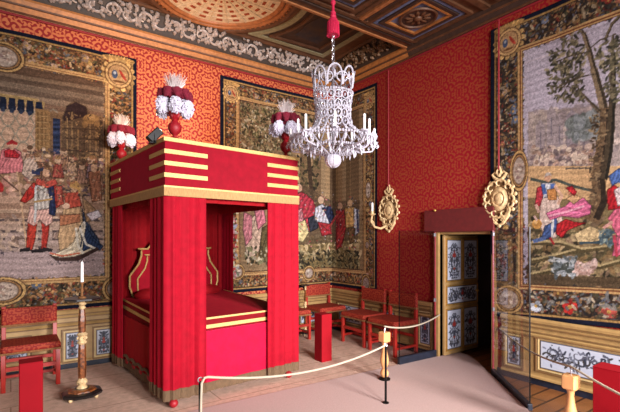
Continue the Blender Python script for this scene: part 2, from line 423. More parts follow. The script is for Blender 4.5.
# --- painted arabesque panels of the dado
M_panel = vcol_mat('painted_panel', .5, .4, False)
def arab(nm, parent, org, du, wdt, hgt, nrm, red=.5, bg=(190,196,212), dens=1., lightn=1.):
    """painted panel: white ground, dark mirrored leaf scrolls, small red heart; org = lower corner, du = direction along"""
    o = V(*org); d = V(*du); n = V(*nrm)
    def pos(S, Z, back=False):
        q = .0 if back else .006
        return (o[0]+d[0]*S+n[0]*q, o[1]+d[1]*S+n[1]*q, o[2]+Z)
    p = Paint(0, wdt, 0, hgt, .006, pos, lightn); p.fill(bg)
    ink = [(52,56,70), (84,86,100), (58,54,52), (112,116,132)]
    vert = hgt > wdt
    for sg in (-1, 1):
        rs = random.Random(int(hgt*1000)+int(wdt*77))
        n_ = int((7 if vert else 9)*dens*max(hgt/wdt, wdt/hgt)**.5)
        for k in range(n_):
            if vert:
                cz = hgt*(.08+.84*k/n_); cs = wdt/2+sg*rs.uniform(.08, .3)*wdt; r = wdt*rs.uniform(.09, .17)
            else:
                cs = wdt/2+sg*wdt*(.04+.42*k/n_); cz = hgt*rs.uniform(.22, .78); r = hgt*rs.uniform(.12, .22)
            t0 = rs.uniform(0, 6)
            for q in np.linspace(0, 4.6, 16):
                rr = r*(1-.16*q); t = t0+q
                p.ell(cs+sg*rr*math.cos(t), cz+rr*math.sin(t), .011-.0014*q, .011-.0014*q, ink[k % 4])
            for q in range(4):
                t = t0+q*1.3; p.ell(cs+sg*r*1.25*math.cos(t), cz+r*1.25*math.sin(t), .02, .009, ink[(k+q) % 4], sg*t)
    if vert:
        for k in range(14): p.ell(wdt/2, hgt*(.06+.88*k/14), .008+.006*(k % 3 == 0), .016, ink[0])
    if red:
        p.ell(wdt/2, hgt*red, min(wdt, hgt)*.13, min(wdt, hgt)*.10, (165,52,46)); p.ell(wdt/2, hgt*red+.03, .012, .03, (150,60,50))
        p.ell(wdt/2, hgt*(red-.33), min(wdt, hgt)*.07, min(wdt, hgt)*.06, (160,70,55))
    e = np.minimum(np.minimum(p.S, wdt-p.S), np.minimum(p.Z, hgt-p.Z)); al = slice(None)
    p.blend((al, al), (e < .011).astype(float), (88,94,112)); p.blend((al, al), ((e >= .011) & (e < .018)).astype(float), (200,202,212))
    return p.mesh(nm, M_panel, parent)

DADO = .69
def dado(name, a, b, nrm, panels):
    """panelled dado from a to b (2-D); panels: list of (t0, t1, z0, z1) along the run"""
    a = V(*a); b = V(*b); L_ = np.linalg.norm(b-a); d = (b-a)/L_; n = V(*nrm)
    w = MB()
    w.sweep([(0, .07), (.03, .07), (.03, .60), (0, .60)], a, b, n)
    w.sweep([(.03, .07), (.045, .07), (.045, .085), (.03, .10)], a, b, n)
    w.sweep([(0, .60), (.04, .60), (.045, .615), (.035, .63), (.055, .645), (.06, .67), (.045, DADO), (0, DADO)], a, b, n)
    w.sweep([(.03, .50), (.05, .505), (.055, .52), (.04, .535), (.03, .54)], a, b, n)
    o = struct(w.build(name, M_ochre, smooth=False))
    g = MB()
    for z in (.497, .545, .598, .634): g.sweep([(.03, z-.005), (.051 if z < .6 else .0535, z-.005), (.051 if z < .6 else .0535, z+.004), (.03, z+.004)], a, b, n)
    g.build('shadow_line', M_ochred, o, False)  # umber strips paint in the shade along the mouldings
    fr = MB(); fr2 = MB()
    for (t0, t1, z0, z1) in panels:
        for (m_, e, h, tk) in ((fr, .03, .018, .014), (fr2, .012, .009, .010)):
            def bar(s0, s1, q0, q1):
                p0 = a+d*s0; p1 = a+d*s1; m_.sweep([(.03, q0), (.03+h, q0), (.03+h, q1), (.03, q1)], p0, p1, n)
            bar(t0-e-tk, t1+e+tk, z0-e-tk, z0-e); bar(t0-e-tk, t1+e+tk, z1+e, z1+e+tk)
            bar(t0-e-tk, t0-e, z0-e, z1+e); bar(t1+e, t1+e+tk, z0-e, z1+e)
    fr.build('panel_frame', M_ochred, o, False); fr2.build('panel_bead', M_cream, o, False)
    for (t0, t1, z0, z1) in panels:
        p0 = a+d*t0+n*.03
        arab('painted_panel', o, (p0[0], p0[1], z0), (d[0], d[1], 0), t1-t0, z1-z0, (n[0], n[1], 0), 0 if (t1-t0) > (z1-z0) else .5, lightn=.9)
    return o
x0 = -2.6
dado('trim_1', (x0, YL), (XR-.03, YL), (0, -1),
     [(.35, .62, .13, .42), (.85, 2.0, .16, .40), (2.28, 2.75, .2, .40), (3.12, 3.255, .12, .42), (3.44, 3.60, .12, .42), (3.95, 5.4, .16, .42), (5.8, 6.1, .13, .42), (6.4, 6.9, .16, .40)])
dado('trim_2', (XR, YL-.03), (XR, D1+.1), (-1, 0), [(.2, .95, .18, .44), (1.2, 1.42, .14, .46), (1.9, 2.05, .14, .54)])
dado('trim_3', (XR, D0-.12), (XR, -1.6), (-1, 0), [(.07, .21, .16, .46), (.42, 1.75, .19, .47), (2.1, 2.24, .16, .46), (2.5, 3.7, .19, .47)])

# --- door 1: gilt casing, open painted leaf standing in the passage, red cloth pelmet above
w = MB()
w.box(XR-.035, XR+.2, D1, D1+.07, 0, DH); w.box(XR-.03, XR+.2, D0-.06, D0, 0, DH)
w.box(XR-.0, XR+.2, D0, D1, DH-.03, DH)
door = struct(w.build('door_1', M_ochre, smooth=False))
LX0, LX1, LY = XR+.03, XR+.75, D1-.012
w = MB(); w.box(LX0, LX1, LY-.035, LY, .03, DH-.04, .004)
leaf = w.build('door_leaf', M_ochre, door, False)
leaf_p = []
colw = .29
for cx in (LX0+.045, LX0+.045+colw+.06):
    leaf_p.append((cx, cx+colw, .10, .60)); leaf_p.append((cx, cx+colw, .98, 1.50))
leaf_p.append((LX0+.045, LX0+.045+2*colw+.06, .68, .90))
for (p0, p1, z0, z1) in leaf_p:
    w = MB()
    for (q0, q1, r0, r1) in ((p0-.02, p1+.02, z0-.02, z0-.004), (p0-.02, p1+.02, z1+.004, z1+.02), (p0-.02, p0-.004, z0, z1), (p1+.004, p1+.02, z0, z1)):
        w.box(q0, q1, LY-.05, LY-.03, r0, r1)
    w.build('leaf_moulding', M_gold, leaf, False)
    arab('leaf_panel', leaf, (p0, LY-.036, z0), (1, 0, 0), p1-p0, z1-z0, (0, -1, 0), .62 if z1-z0 > .3 else .55)
w = MB(); w.ell((LX1-.06, LY-.07, .82), (.02, .02, .02)); w.tube([(LX1-.06, LY-.03, .82), (LX1-.06, LY-.07, .82)], .008); w.build('door_knob', M_gold, leaf)

M_pelmet = mat('dark_red_cloth', (96,18,18), .85, 0, .15, 18, .1, .0)
w = MB(); w.box(XR-.07, XR, D0-.05, D1+.2, DH, DH+.28, .008)
pe = w.build('door_pelmet', M_pelmet, smooth=False); tag(pe, 'dark red cloth-covered pelmet box above the low open doorway', 'pelmet')
w = MB(); w.ell((XR-.075, D1+.02, DH+.275), (.018, .018, .016)); w.build('stud', M_gold, pe)

# --- cornices
prof_low = [(0, ZC), (.02, ZC), (.03, ZC+.03), (.065, ZC+.10), (.085, ZC+.15), (.085, ZC+.175), (0, ZC+.175)]
prof_fr = [(0, ZC+.175), (.075, ZC+.175), (.09, ZC+.20), (.12, ZC+.30), (.17, ZC+.39), (.20, ZC+.415), (0, ZC+.415)]
prof_top = [(0, ZC+.415), (.215, ZC+.415), (.235, ZC+.43), (.235, ZB+.01), (0, ZB+.01)]
M_frieze = mat('frieze_ground', (50,36,26), .6, 0, .35, 30, .3)
M_leaf = mat('silvered_carving', (176,164,158), .45, .15, .35, 30, .4)
def cornice(nm, a, b, nrm, bay=True, m0=None, leaf=None):
    a = V(*a); b = V(*b); n = V(*nrm); d = (b-a)/np.linalg.norm(b-a); L_ = np.linalg.norm(b-a)
    w = MB(); w.sweep(prof_low, a, b, n); o = struct(w.build(nm, m0 or M_goldp, smooth=False))
    g = MB(); g.sweep([(.05, ZC+.085), (.075, ZC+.088), (.078, ZC+.104), (.055, ZC+.108)], a, b, n); g.sweep([(.03, ZC+.012), (.04, ZC+.02), (.038, ZC+.036), (.02, ZC+.036)], a, b, n)
    g.build('bead', M_wood, o, False)
    w = MB(); w.tube([(a[0]+n[0]*.03, a[1]+n[1]*.03, ZC-.008), (b[0]+n[0]*.03, b[1]+n[1]*.03, ZC-.008)], .014, 6); w.build('edging_cord', M_redcord, o)
    if bay:
        w = MB(); w.sweep(prof_fr, a, b, n); w.build('frieze', M_frieze, o, False)
        w = MB(); w.sweep(prof_top, a, b, n); w.build('crown_moulding', M_wood, o, False)
        # carved running foliage, one relief
        w = MB(); t = .08; k = 0; rs = random.Random(3)
        def fp(t, v, out=.012):                      # v 0..1 up the cove
            of = .085 + .115*v**1.3; z = ZC+.195+.21*v
            p = a+d*t+n*(of+out); return (p[0], p[1], z)
        while t < L_-.05:
            sgn = 1 if k % 2 else -1
            pts = [fp(t+.1*math.cos(q)*(1-.13*q), .5+sgn*.34*math.sin(q)*(1-.13*q)) for q in np.linspace(0, 4.6, 14)]
            w.tube(pts, [.02-.0008*i for i in range(14)], 6)
            for q in range(17):
                tt = t+rs.uniform(-.1, .1); vv = rs.uniform(.04, .96); an = rs.uniform(0, PI)
                c0 = fp(tt, vv, .01); c1 = fp(tt+.04*math.cos(an), min(.97, max(.03, vv+.2*math.sin(an))), .018)
                w.tube([c0, tuple((V(*c0)+V(*c1))/2+V(n[0], n[1], 0)*.012), c1], [.010, .027, .007], 6)
            t += .185; k += 1
        w.build('frieze_foliage', leaf or M_leaf, o)
    return o
cornice('trim_4', (-2.6, YL), (XR, YL), (0, -1))
YB = 3.92                                            # front edge of the recessed bay
cornice('trim_5', (XR, YL), (XR, YB), (-1, 0), leaf=mat('bronzed_carving', (112,84,58), .5, .15, .35, 30, .4))
cornice('trim_6', (XR, YB), (XR, -1.6), (-1, 0), False, M_woodd)

# --- ceiling: recessed bay along the left wall, lower coffered field in front
w = MB(); w.box(-2.6, XR+.2, YB, YL+.2, ZB, ZB+.12); w.box(-2.6, XR+.2, -1.6, YB, ZLOW, ZB+.12)
ceil = struct(w.build('ceiling', M_wood, smooth=False))
M_orange = mat('ceiling_orange_gilt', (164,104,62), .5, .1, .25, 20)
M_pale = mat('ceiling_pale_ground', (208,190,160), .6, 0, .2, 22)
M_inlay = mat('ceiling_inlay', (150,66,34), .6, 0, .2, 22)
M_green = mat('ceiling_grey_green', (140,134,104), .6, 0, .2, 22)
M_blue = mat('ceiling_slate_blue', (92,100,128), .6, 0, .25, 22)
M_grisaille = mat('ceiling_grisaille', (120,112,116), .7, 0, .5, 18, col2=(60,50,50))
M_night = mat('ceiling_night_ground', (40,38,50), .7, 0, .5, 9, col2=(70,52,40))
def circle(cx, cy, r, z, n=64): return [(cx+r*math.cos(2*PI*k/n), cy+r*math.sin(2*PI*k/n), z) for k in range(n)]
def medallion(cx, cy):
    w = MB(); w.lathe([(.70, -.0), (.70, .012), (.0001, .012), (.0001, 0)][::-1], (cx, cy, ZB-.012), 64); w.build('medallion_ground', M_pale, ceil)
    w = MB()
    for R_, r in ((.73, .03), (.80, .035)): w.tube(circle(cx, cy, R_, ZB-.012), r, 8, True)
    w.build('medallion_ring', M_orange, ceil)
    w = MB()
    for R_, r in ((.765, .014), (.885, .04)): w.tube(circle(cx, cy, R_, ZB-.01), r, 8, True)
    w.build('medallion_ring', M_wood, ceil)
    w = MB()
    for k in range(72):
        t = 2*PI*k/72; w.ell((cx+.845*math.cos(t), cy+.845*math.sin(t), ZB-.015), (.02, .02, .02), 6, 4)
    w.build('medallion_beading', M_orange, ceil)
    w = MB()
    for (r0, r1) in ((.61, .645), (.50, .535), (.39, .425), (.285, .315), (.18, .21)):
        n = 18
        for k in range(n):
            t0 = 2*PI*(k+.32)/n; t1 = 2*PI*(k+.68)/n
            pl = [(cx+r*math.cos(t), cy+r*math.sin(t)) for r, t in ((r0, t0), (r0, (t0+t1)/2), (r0, t1), (r1, t1), (r1, (t0+t1)/2), (r1, t0))]
            w.prism(pl, ZB-.02, ZB-.012)
    w.build('medallion_inlay', M_inlay, ceil, False)
    w = MB()
    for k in range(18):
        t = 2*PI*k/18; w.tube([(cx+.15*math.cos(t), cy+.15*math.sin(t), ZB-.016), (cx+.69*math.cos(t), cy+.69*math.sin(t), ZB-.016)], .009, 5)
    for R_ in (.25, .36, .465, .575): w.tube(circle(cx, cy, R_, ZB-.014), .006, 5, True)
    w.build('medallion_rib', M_pale, ceil)
MCX, MCY = 2.03, 4.64
medallion(MCX, MCY); medallion(-.6, MCY)
def strip(nm, pts, wd, m, z=ZB, h=.02, closed=False):
    P = [V(*p) for p in pts]; n = len(P); vs = []; fs = []
    for i in range(n):
        a = P[(i-1) % n] if (closed or i) else P[i]; b = P[(i+1) % n] if (closed or i < n-1) else P[i]
        t1 = P[i]-a; t2 = b-P[i]
        t1 = t1/np.linalg.norm(t1) if np.linalg.norm(t1) > 1e-6 else t2/np.linalg.norm(t2)
        t2 = t2/np.linalg.norm(t2) if np.linalg.norm(t2) > 1e-6 else t1
        t = t1+t2; t = t/np.linalg.norm(t); nn = V(-t[1], t[0]); k = 1/max(.45, np.dot(nn, V(-t1[1], t1[0])))
        for s_ in (-1, 1):
            q = P[i]+nn*s_*wd/2*k; vs += [(q[0], q[1], z), (q[0], q[1], z-h)]
    for i in range(n if closed else n-1):
        a = i*4; b = ((i+1) % n)*4
        fs += [(a+1, a+3, b+3, b+1), (a, a+1, b+1, b), (a+2, b+2, b+3, a+3)]
    w = MB(); w.add(vs, fs); return w.build(nm, m, ceil, False)
# spandrel beside the medallion: outline follows the ring, the wall and the corner
def arc(r, t0, t1, n=16): return [(MCX+r*math.cos(t), MCY+r*math.sin(t)) for t in np.linspace(t0, t1, n)]
sp = arc(1.03, .72, -.62) + [(4.02, 4.05), (4.02, 5.32)]
w = MB(); w.prism(sp, ZB-.004, ZB); w.build('spandrel_ground', M_woodd, ceil, False)
strip('spandrel_band', sp, .075, M_green, closed=True)
sp2 = arc(1.16, .52, -.48) + [(3.84, 4.22), (3.84, 5.17)]
strip('spandrel_band', sp2, .04, M_wood, closed=True, h=.028)
w = MB(); w.prism([(3.30, 5.02), (3.26, 4.65), (3.32, 4.36), (3.72, 4.34), (3.72, 5.05)], ZB-.008, ZB); w.build('spandrel_painting', M_night, ceil, False)
for y, wd, m in ((YB+.05, .05, M_woodd), (YB+.12, .04, M_goldp)): strip('bay_moulding', [(-2.6, y), (4.2, y)], wd, m, h=.03)
# lower field: light edge of the beam, running mouldings, coffers
for y, wd, h, m in ((YB-.02, .035, .03, M_orange), (YB-.075, .05, .018, M_wood), (YB-.13, .03, .028, M_woodd), (YB-.19, .05, .02, M_wood)):
    strip('beam_moulding', [(-2.6, y), (4.36, y)], wd, m, ZLOW, h)
def coffer(x0, x1, y0, y1, kind):
    R = lambda e: [(x0+e, y0+e), (x1-e, y0+e), (x1-e, y1-e), (x0+e, y1-e)]
    strip('coffer_frame', R(-.06), .04, M_wood, ZLOW, .03, True)
    strip('coffer_frame', R(.0), .035, M_blue, ZLOW, .018, True)
    strip('coffer_frame', R(.05), .04, M_woodd, ZLOW, .03, True)
    strip('coffer_frame', R(.095), .03, M_goldp, ZLOW, .03, True)
    w = MB(); w.prism(R(.11), ZLOW-.006, ZLOW); w.build('coffer_ground', M_blue if kind else M_grisaille, ceil, False)
    if kind:
        cx, cy = (x0+x1)/2, (y0+y1)/2; rx, ry = (x1-x0)/2-.14, (y1-y0)/2-.15
        w = MB(); n = 32; w.prism([(cx+rx*math.cos(2*PI*k/n), cy+ry*math.sin(2*PI*k/n)) for k in range(n)], ZLOW-.016, ZLOW); w.build('coffer_oval', M_woodd, ceil)
        w = MB(); w.tube([(cx+rx*math.cos(2*PI*k/n), cy+ry*math.sin(2*PI*k/n), ZLOW-.016) for k in range(n)], .018, 6, True); w.build('oval_rim', M_wood, ceil)
        w = MB(); w.ell((cx, cy, ZLOW-.02), (.05, .05, .03))
        for k in range(10):
            t = 2*PI*k/10; w.ell((cx+rx*.5*math.cos(t), cy+ry*.5*math.sin(t), ZLOW-.018), (.05, .022, .015), 8, 5, rotz(t))
        w.build('coffer_rosette', M_wood, ceil)
coffer(3.56, 4.24, 2.94, 3.67, True); coffer(3.56, 4.24, 1.75, 2.48, True); coffer(3.56, 4.24, .55, 1.28, True)
for x, wd, h, m in ((3.36, .05, .035, M_orange), (3.29, .05, .02, M_wood), (3.43, .04, .02, M_woodd)): strip('beam_moulding', [(x, -1.6), (x, YB-.22)], wd, m, ZLOW, h)
for y in (2.71, 1.51): strip('beam_moulding', [(3.45, y), (4.36, y)], .08, M_wood, ZLOW, .03)
coffer(2.10, 3.12, 2.55, 3.55, False); coffer(.6, 1.8, 2.55, 3.55, False)
# ================================================================== the three tapestries
M_tap = vcol_mat('woven_wool', .95, .1)
def wave(S, Z, k): return .006*np.sin(S*5.1+k) + .004*np.sin(S*11+Z*1.7+k*2)
BR = [(118,88,60), (140,108,76), (92,70,50), (160,130,98), (72,56,44), (128,100,84)]
FOL = [(66,62,42), (88,82,52), (118,108,70), (150,134,96), (48,46,36), (172,156,124), (98,90,70)]

def fig(p, pts, col, per=3.2, amp=.22, ang=.3):
    p.ppoly(pts, col, .08, (ang+random.uniform(-.25, .25), per*random.uniform(.8, 1.2), amp*.6))
    cx = sum(q[0] for q in pts)/len(pts); cy = sum(q[1] for q in pts)/len(pts); dk = [v*.5 for v in col]; lt = [min(235, v*1.22) for v in col]
    p.pline(list(pts)+[pts[0]], .9, dk, .75)
    for _ in range(5):                                   # fold strokes following the figure
        a = random.choice(pts); b = random.choice(pts); t = random.uniform(.25, .6)
        x1, y1 = cx+(a[0]-cx)*.75, cy+(a[1]-cy)*.75; x2, y2 = cx+(b[0]-cx)*t, cy+(b[1]-cy)*t
        p.pline([(x1, y1), ((x1+x2)/2+random.uniform(-1, 1), (y1+y2)/2), (x2, y2)], .9, random.choice([dk, lt, lt]), .55)

# --- tapestry on the left wall, ceremony with a man in red stockings
def pos1(S, Z, back=False):
    return S, (YL - .02 - wave(S, Z, 0)*(0 if back else 1) + (.018 if back else 0)) + 0*Z, Z
p = Paint(-1.75, 1.30, .70, 3.785, .0065, pos1, .68)
p.fill((140,108,82))
# architecture of the upper field
for y0, y1, col in ((66,74,(96,72,56)), (74,78,(122,98,78)), (78,83,(96,76,62)), (83,88,(128,106,88)), (88,93,(104,84,70)), (93,99,(138,114,94)), (99,104,(120,92,74))):
    p.ppoly([(-140,y0-24), (104,y0+14), (104,y1+14), (-140,y1-24)], col, .08)
p.ppoly([(-140,100), (36,108), (36,156), (-140,158)], (186,150,124), .06)                    # quilted cloth of honour
for k in range(-6, 4):
    cx = k*15+8
    for cy in (118, 134, 150):
        for sgx in (-1, 1):
            p.pline([(cx, cy-9), (cx+sgx*4, cy-6), (cx+sgx*7, cy), (cx+sgx*4, cy+6), (cx, cy+9)], 1.3, (142,130,112))
p.ppoly([(-140,76), (0,93), (39,99), (39,104), (-140,92)], (172,140,92), .08)                  # fringed canopy
for k in range(-10, 5):
    x = 3+k*9; y = 96+.14*x; p.ppoly([(x-3,y), (x+3,y+.8), (x+4,y+12), (x,y+15), (x-4,y+11)], (30,36,54), .1)
    p.ppoly([(x+3,y), (x+6,y+.8), (x+5,y+7), (x+4,y+7)], (172,140,92))
    p.pell(x, y+13, 2.4, 2.4, (50,58,78))
p.ppoly([(35,108), (50,111), (50,152), (35,152)], (142,106,68), .08); 
for x in (38, 42, 46): p.pline([(x,112), (x,150)], 1, (108,78,50))
for y in range(116, 150, 6): p.pline([(36,y), (49,y+.5)], 1, (166,130,88))
p.ppoly([(50,112), (63,114), (63,165), (50,165)], (120,90,64), .08)
p.ppoly([(53,118), (60,119), (60,160), (53,160)], (44,52,78), .15, (1.57, 6, .25))
p.ppoly([(62,150), (62,118), (66,106), (74,101), (86,106), (92,118), (103,120), (103,172), (62,172)], (98,76,58), .1)
p.ppoly([(63,118), (67,106), (76,102), (86,107), (88,116), (64,122)], (58,42,42), .1)
for x, y0, y1 in ((67,118,160), (72,112,165), (78,128,160), (84,124,150), (90,122,158), (96,118,165), (100,122,165)):
    p.pline([(x,y0), (x,y1)], 1.4, random.choice([(132,104,74), (148,116,80), (74,56,44)]))
for y in (128, 138, 150): p.pline([(63,y), (102,y+2)], 1.4, (76,58,46))
p.pell(91, 119, 8, 5, (152,116,74)); p.pell(91, 117, 4, 3, (176,138,92)); p.pell(85, 124, 3, 4, (140,106,70)); p.pell(97, 124, 3, 4, (140,106,70))
# crowd behind
p.pscatter([(24,146), (60,150), (103,160), (103,200), (52,190), (24,182)], 150, [(188,152,120), (150,96,78), (96,76,66), (196,166,140), (126,98,104), (70,60,62), (170,120,92)], (.014, .03), (1, 1.8))
p.pscatter([(-140,150), (30,152), (30,205), (-140,205)], 110, [(190,150,130), (204,160,138), (176,120,108), (150,120,104)], (.02, .05), (1, 2))
for (x, y) in ((30,150), (37,158), (46,166), (64,152), (72,158), (82,166), (92,160), (58,160), (98,172)):
    p.pell(x, y, 3, 3.8, (196,158,128)); p.pell(x, y-2.6, 3.2, 2.3, random.choice([(96,70,54), (150,110,74), (120,84,60)]))
    fig(p, [(x-4,y+4), (x+4,y+4), (x+6,y+18), (x-6,y+18)], random.choice([(150,110,90), (120,96,100), (176,140,112), (112,78,62), (140,66,56)]), 3, .25)
fig(p, [(2,150), (12,147), (21,152), (24,172), (-4,174)], (196,112,116)); fig(p, [(4,151), (12,148), (20,155), (18,158), (5,157)], (168,40,48))
p.ppoly([(6,143), (12,139.5), (18,143), (17,145), (7,145)], (166,44,46)); p.pell(12, 147, 2.6, 3, (196,150,124))
fig(p, [(24,160), (34,156), (40,172), (30,180), (22,174)], (182,156,140)); p.ppoly([(32,170), (40,171), (40,175), (32,174)], (46,52,84))
# steps and floor
for y0, y1, col in ((196,203,(176,140,118)), (203,209,(150,116,96)), (209,213,(178,146,122)), (213,218,(138,106,88)), (218,224,(172,142,122)), (224,232,(166,138,122)), (232,252,(164,140,130)), (252,279,(162,140,138))):
    p.ppoly([(-140,y0), (104,y0-(y0-215)*.02), (104,y1), (-140,y1)], col, .05)
for y in (219, 230, 238, 246): 
    for x in range(-130, 100, 14): p.ppoly([(x,y), (x+9,y), (x+9,y+2.4), (x,y+2.4)], (84,70,70), .2)
p.pscatter([(-140,216), (104,216), (104,250), (-140,250)], 90, [(186,158,136), (120,96,84), (150,126,114)], (.01, .03), (1.5, 4))
for x in range(-120, 95, 13): p.pline([(x,258), (x+7,257.6)], .9, (140,118,118))
p.pscatter([(46,261), (94,258), (94,262), (46,265)], 26, [(92,80,86), (120,104,104)], (.006, .012), (1, 2)); p.pscatter([(0,250), (14,250), (14,254), (0,254)], 8, [(92,80,86)], (.006, .012))
# the standing man
p.pline([(-4,172), (28,199)], 1.5, (92,66,54)); p.pline([(17,172), (21,200), (27,250)], 1.8, (188,150,118))
p.ppoly([(-8,182), (0,181), (4,186), (3,192), (-8,192)], (170,44,44), .1)
fig(p, [(28,222), (37,222), (35,240), (32,250), (26,251), (27,236)], (172,54,42), 5, .18); fig(p, [(41,220), (50,220), (48,238), (46,250), (41,250), (43,236)], (164,50,42), 5, .18)
p.ppoly([(20,249), (30,247), (31,251), (20,252)], (40,34,36)); p.ppoly([(30,250), (44,248), (46,252), (32,253)], (40,34,36)); p.ppoly([(43,247), (53,249), (52,252), (43,251)], (40,34,36))
fig(p, [(30,206), (51,206), (53,222), (46,226), (40,220), (34,226), (27,222)], (196,152,140), 3, .22)
fig(p, [(34,183), (50,183), (52,208), (34,210)], (176,166,158), 3.5, .25, 0)
fig(p, [(46,182), (55,184), (57,200), (55,216), (49,214), (50,198)], (38,44,72), 3, .35)
fig(p, [(34,182), (38,188), (33,198), (25,203), (20,201), (27,190)], (172,46,40), 4, .2); fig(p, [(54,184), (58,188), (60,206), (56,208)], (176,56,48), 4, .2)
p.pline([(36,186), (35,222)], 2.2, (188,186,184)); p.pline([(34,202), (52,199)], 1.8, (172,134,84))
fig(p, [(37,178), (46,183), (55,179), (58,184), (47,188), (35,184)], (186,74,62), 4, .15)
p.pell(46.5, 172, 4, 5.2, (196,150,120)); p.ppoly([(41,172), (42,166), (47,164), (52,167), (52,178), (49,170), (44,169)], (104,74,54)); p.ppoly([(36,169.5), (44,167), (43,171), (36,172)], (48,54,74))
# the kneeling lady
fig(p, [(64,206), (80,204), (83,224), (74,246), (60,254), (58,236)], (184,148,110), 6, .14)
fig(p, [(60,215), (80,214), (80,222), (60,226)], (164,104,74), 4, .15)
fig(p, [(72,246), (82,222), (88,226), (100,242), (96,250), (70,258), (50,256)], (198,182,156), 6, .22, .9)
fig(p, [(82,208), (87,222), (98,238), (100,244), (92,240), (84,224)], (52,62,84), 3.5, .4); p.pline([(84,222), (88,236), (94,244)], 2, (214,204,188)); p.pline([(80,226), (82,240), (80,250)], 1.6, (54,58,72))
fig(p, [(86,226), (92,236), (103,246), (100,250), (90,248), (82,252)], (44,58,88), 3, .3); p.pline([(80,228), (86,244), (98,250)], 2, (214,206,192)); p.pline([(76,228), (78,246), (84,254)], 2.2, (206,196,178)); p.ppoly([(48,254), (60,258), (78,256), (98,247), (99,250), (78,261), (56,261)], (62,44,40), .1); p.pline([(50,253), (62,256), (80,253)], 1.4, (186,92,66))
fig(p, [(64,193), (78,192), (82,206), (66,209)], (176,74,58), 4, .18); p.pell(66, 206, 4, 3, (206,166,140)); p.pell(74, 188, 4, 5, (200,158,124)); p.ppoly([(69,187), (71,182), (77,181), (81,187), (80,194), (77,189)], (188,142,84))
fig(p, [(82,196), (90,204), (98,212), (94,220), (86,222)], (160,124,92), 4, .2); fig(p, [(86,214), (98,210), (102,216), (92,221)], (206,188,192), 4, .1)
fig(p, [(88,172), (100,170), (102,200), (92,202)], (150,96,72), 4, .2); fig(p, [(56,186), (62,186), (64,204), (57,206)], (168,74,62), 4, .2)
p.pell(94, 168, 3.4, 4.2, (190,150,120))
p.pscatter([(24,150), (102,150), (102,200), (58,200), (26,186)], 130, [(180,140,104), (150,84,66), (92,70,58), (202,172,142), (110,90,98), (140,104,70), (60,48,46)], (.006, .014), (1, 2.6), .7)
p.pscatter([(62,112), (102,116), (102,165), (62,165)], 90, [(150,112,72), (84,62,46), (172,134,90), (60,46,40)], (.006, .013), (1, 3.4), .7)
p.frame(.37)
p.cartouche(1.09, 3.545, .165); p.cartouche(-1.52, 3.545, .15)
cs, cz = p.at(4, 57); p.oval(cs, cz, .17, .15)
cs, cz = p.at(3, 291); p.oval(cs, cz, .19, .14); p.oval(1.08, .90, .16, .15); p.oval(-1.52, .90, .16, .15)
for z in (2.9, 2.1, 1.4): p.oval(1.09, z, .09, .12)
p.age(.08, .08); t1 = p.mesh('tapestry', M_tap)
tag(t1, 'figured tapestry on the left wall showing a man in red stockings before a kneeling lady', 'tapestry')

# --- tapestry hung round the corner behind the bed
S2 = XR-.02
def pos2(S, Z, back=False):
    o_ = .0 if back else .018
    wv = wave(S, Z, 1)*(0 if back else 1); L_ = S < S2-.0
    X = np.where(L_, S, S2-o_+.0-wv); X = np.minimum(X, S2-o_+.018)
    Y = np.where(L_, YL-.002-o_-wv, YL-.02-(S-S2))
    t_ = np.clip((S-S2+.02)/.04, 0, 1)
    X = np.where(L_, np.minimum(S, S2-.02), S2-.002-wv); 
    return X + 0*Z, Y + 0*Z, Z - .0
p = Paint(2.434, S2+(YL-.02-4.545), .735, 3.845, .0068, pos2, .72)
p.fill((138,112,82))
sea = p.S
# woven hangings and pavilion: vertical stripes
p.pscatter([(240,95), (345,95), (345,160), (240,160)], 520, FOL+[(110,80,56), (84,62,44)], (.011, .028), (1, 2.4))
for x in np.arange(296, 362, 4.2): p.ppoly([(x,98), (x+4.3,98), (x+4.3,215), (x,215)], random.choice([(146,116,84), (166,134,98), (122,96,70), (154,126,94), (134,106,74)]), .07)
p.ppoly([(330,96), (336,96), (336,205), (330,205)], (98,76,56), .08); p.ppoly([(346,96), (350,96), (350,205), (346,205)], (116,92,66), .08)
p.pscatter([(296,100), (320,100), (318,195), (296,200)], 150, [(60,54,40), (84,76,50), (48,42,34), (116,100,70)], (.015, .04), (1, 2))
p.pline([(306,120), (309,160), (312,200)], 4, (70,54,42))
p.pscatter([(240,100), (292,112), (292,205), (240,205)], 620, FOL+[(190,176,150), (112,82,58), (84,62,44)], (.010, .026), (1, 2.4))
# figures seen through the bed
fig(p, [(247,222), (256,214), (262,224), (262,248), (248,262), (245,246)], (190,160,140), 5, .2)
fig(p, [(244,212), (252,216), (252,238), (246,246), (243,230)], (196,120,130), 4, .25); fig(p, [(254,208), (263,205), (266,222), (258,230)], (190,110,124), 4, .2)
p.pell(258, 204, 3, 4, (196,156,126)); p.pell(249, 209, 3, 3.6, (186,146,112)); fig(p, [(262,228), (270,224), (272,262), (258,262)], (88,74,48), 5, .2)
p.pscatter([(244,248), (270,246), (270,264), (244,264)], 36, [(190,176,150), (120,116,84), (66,60,44)], (.015, .04), (1, 2))
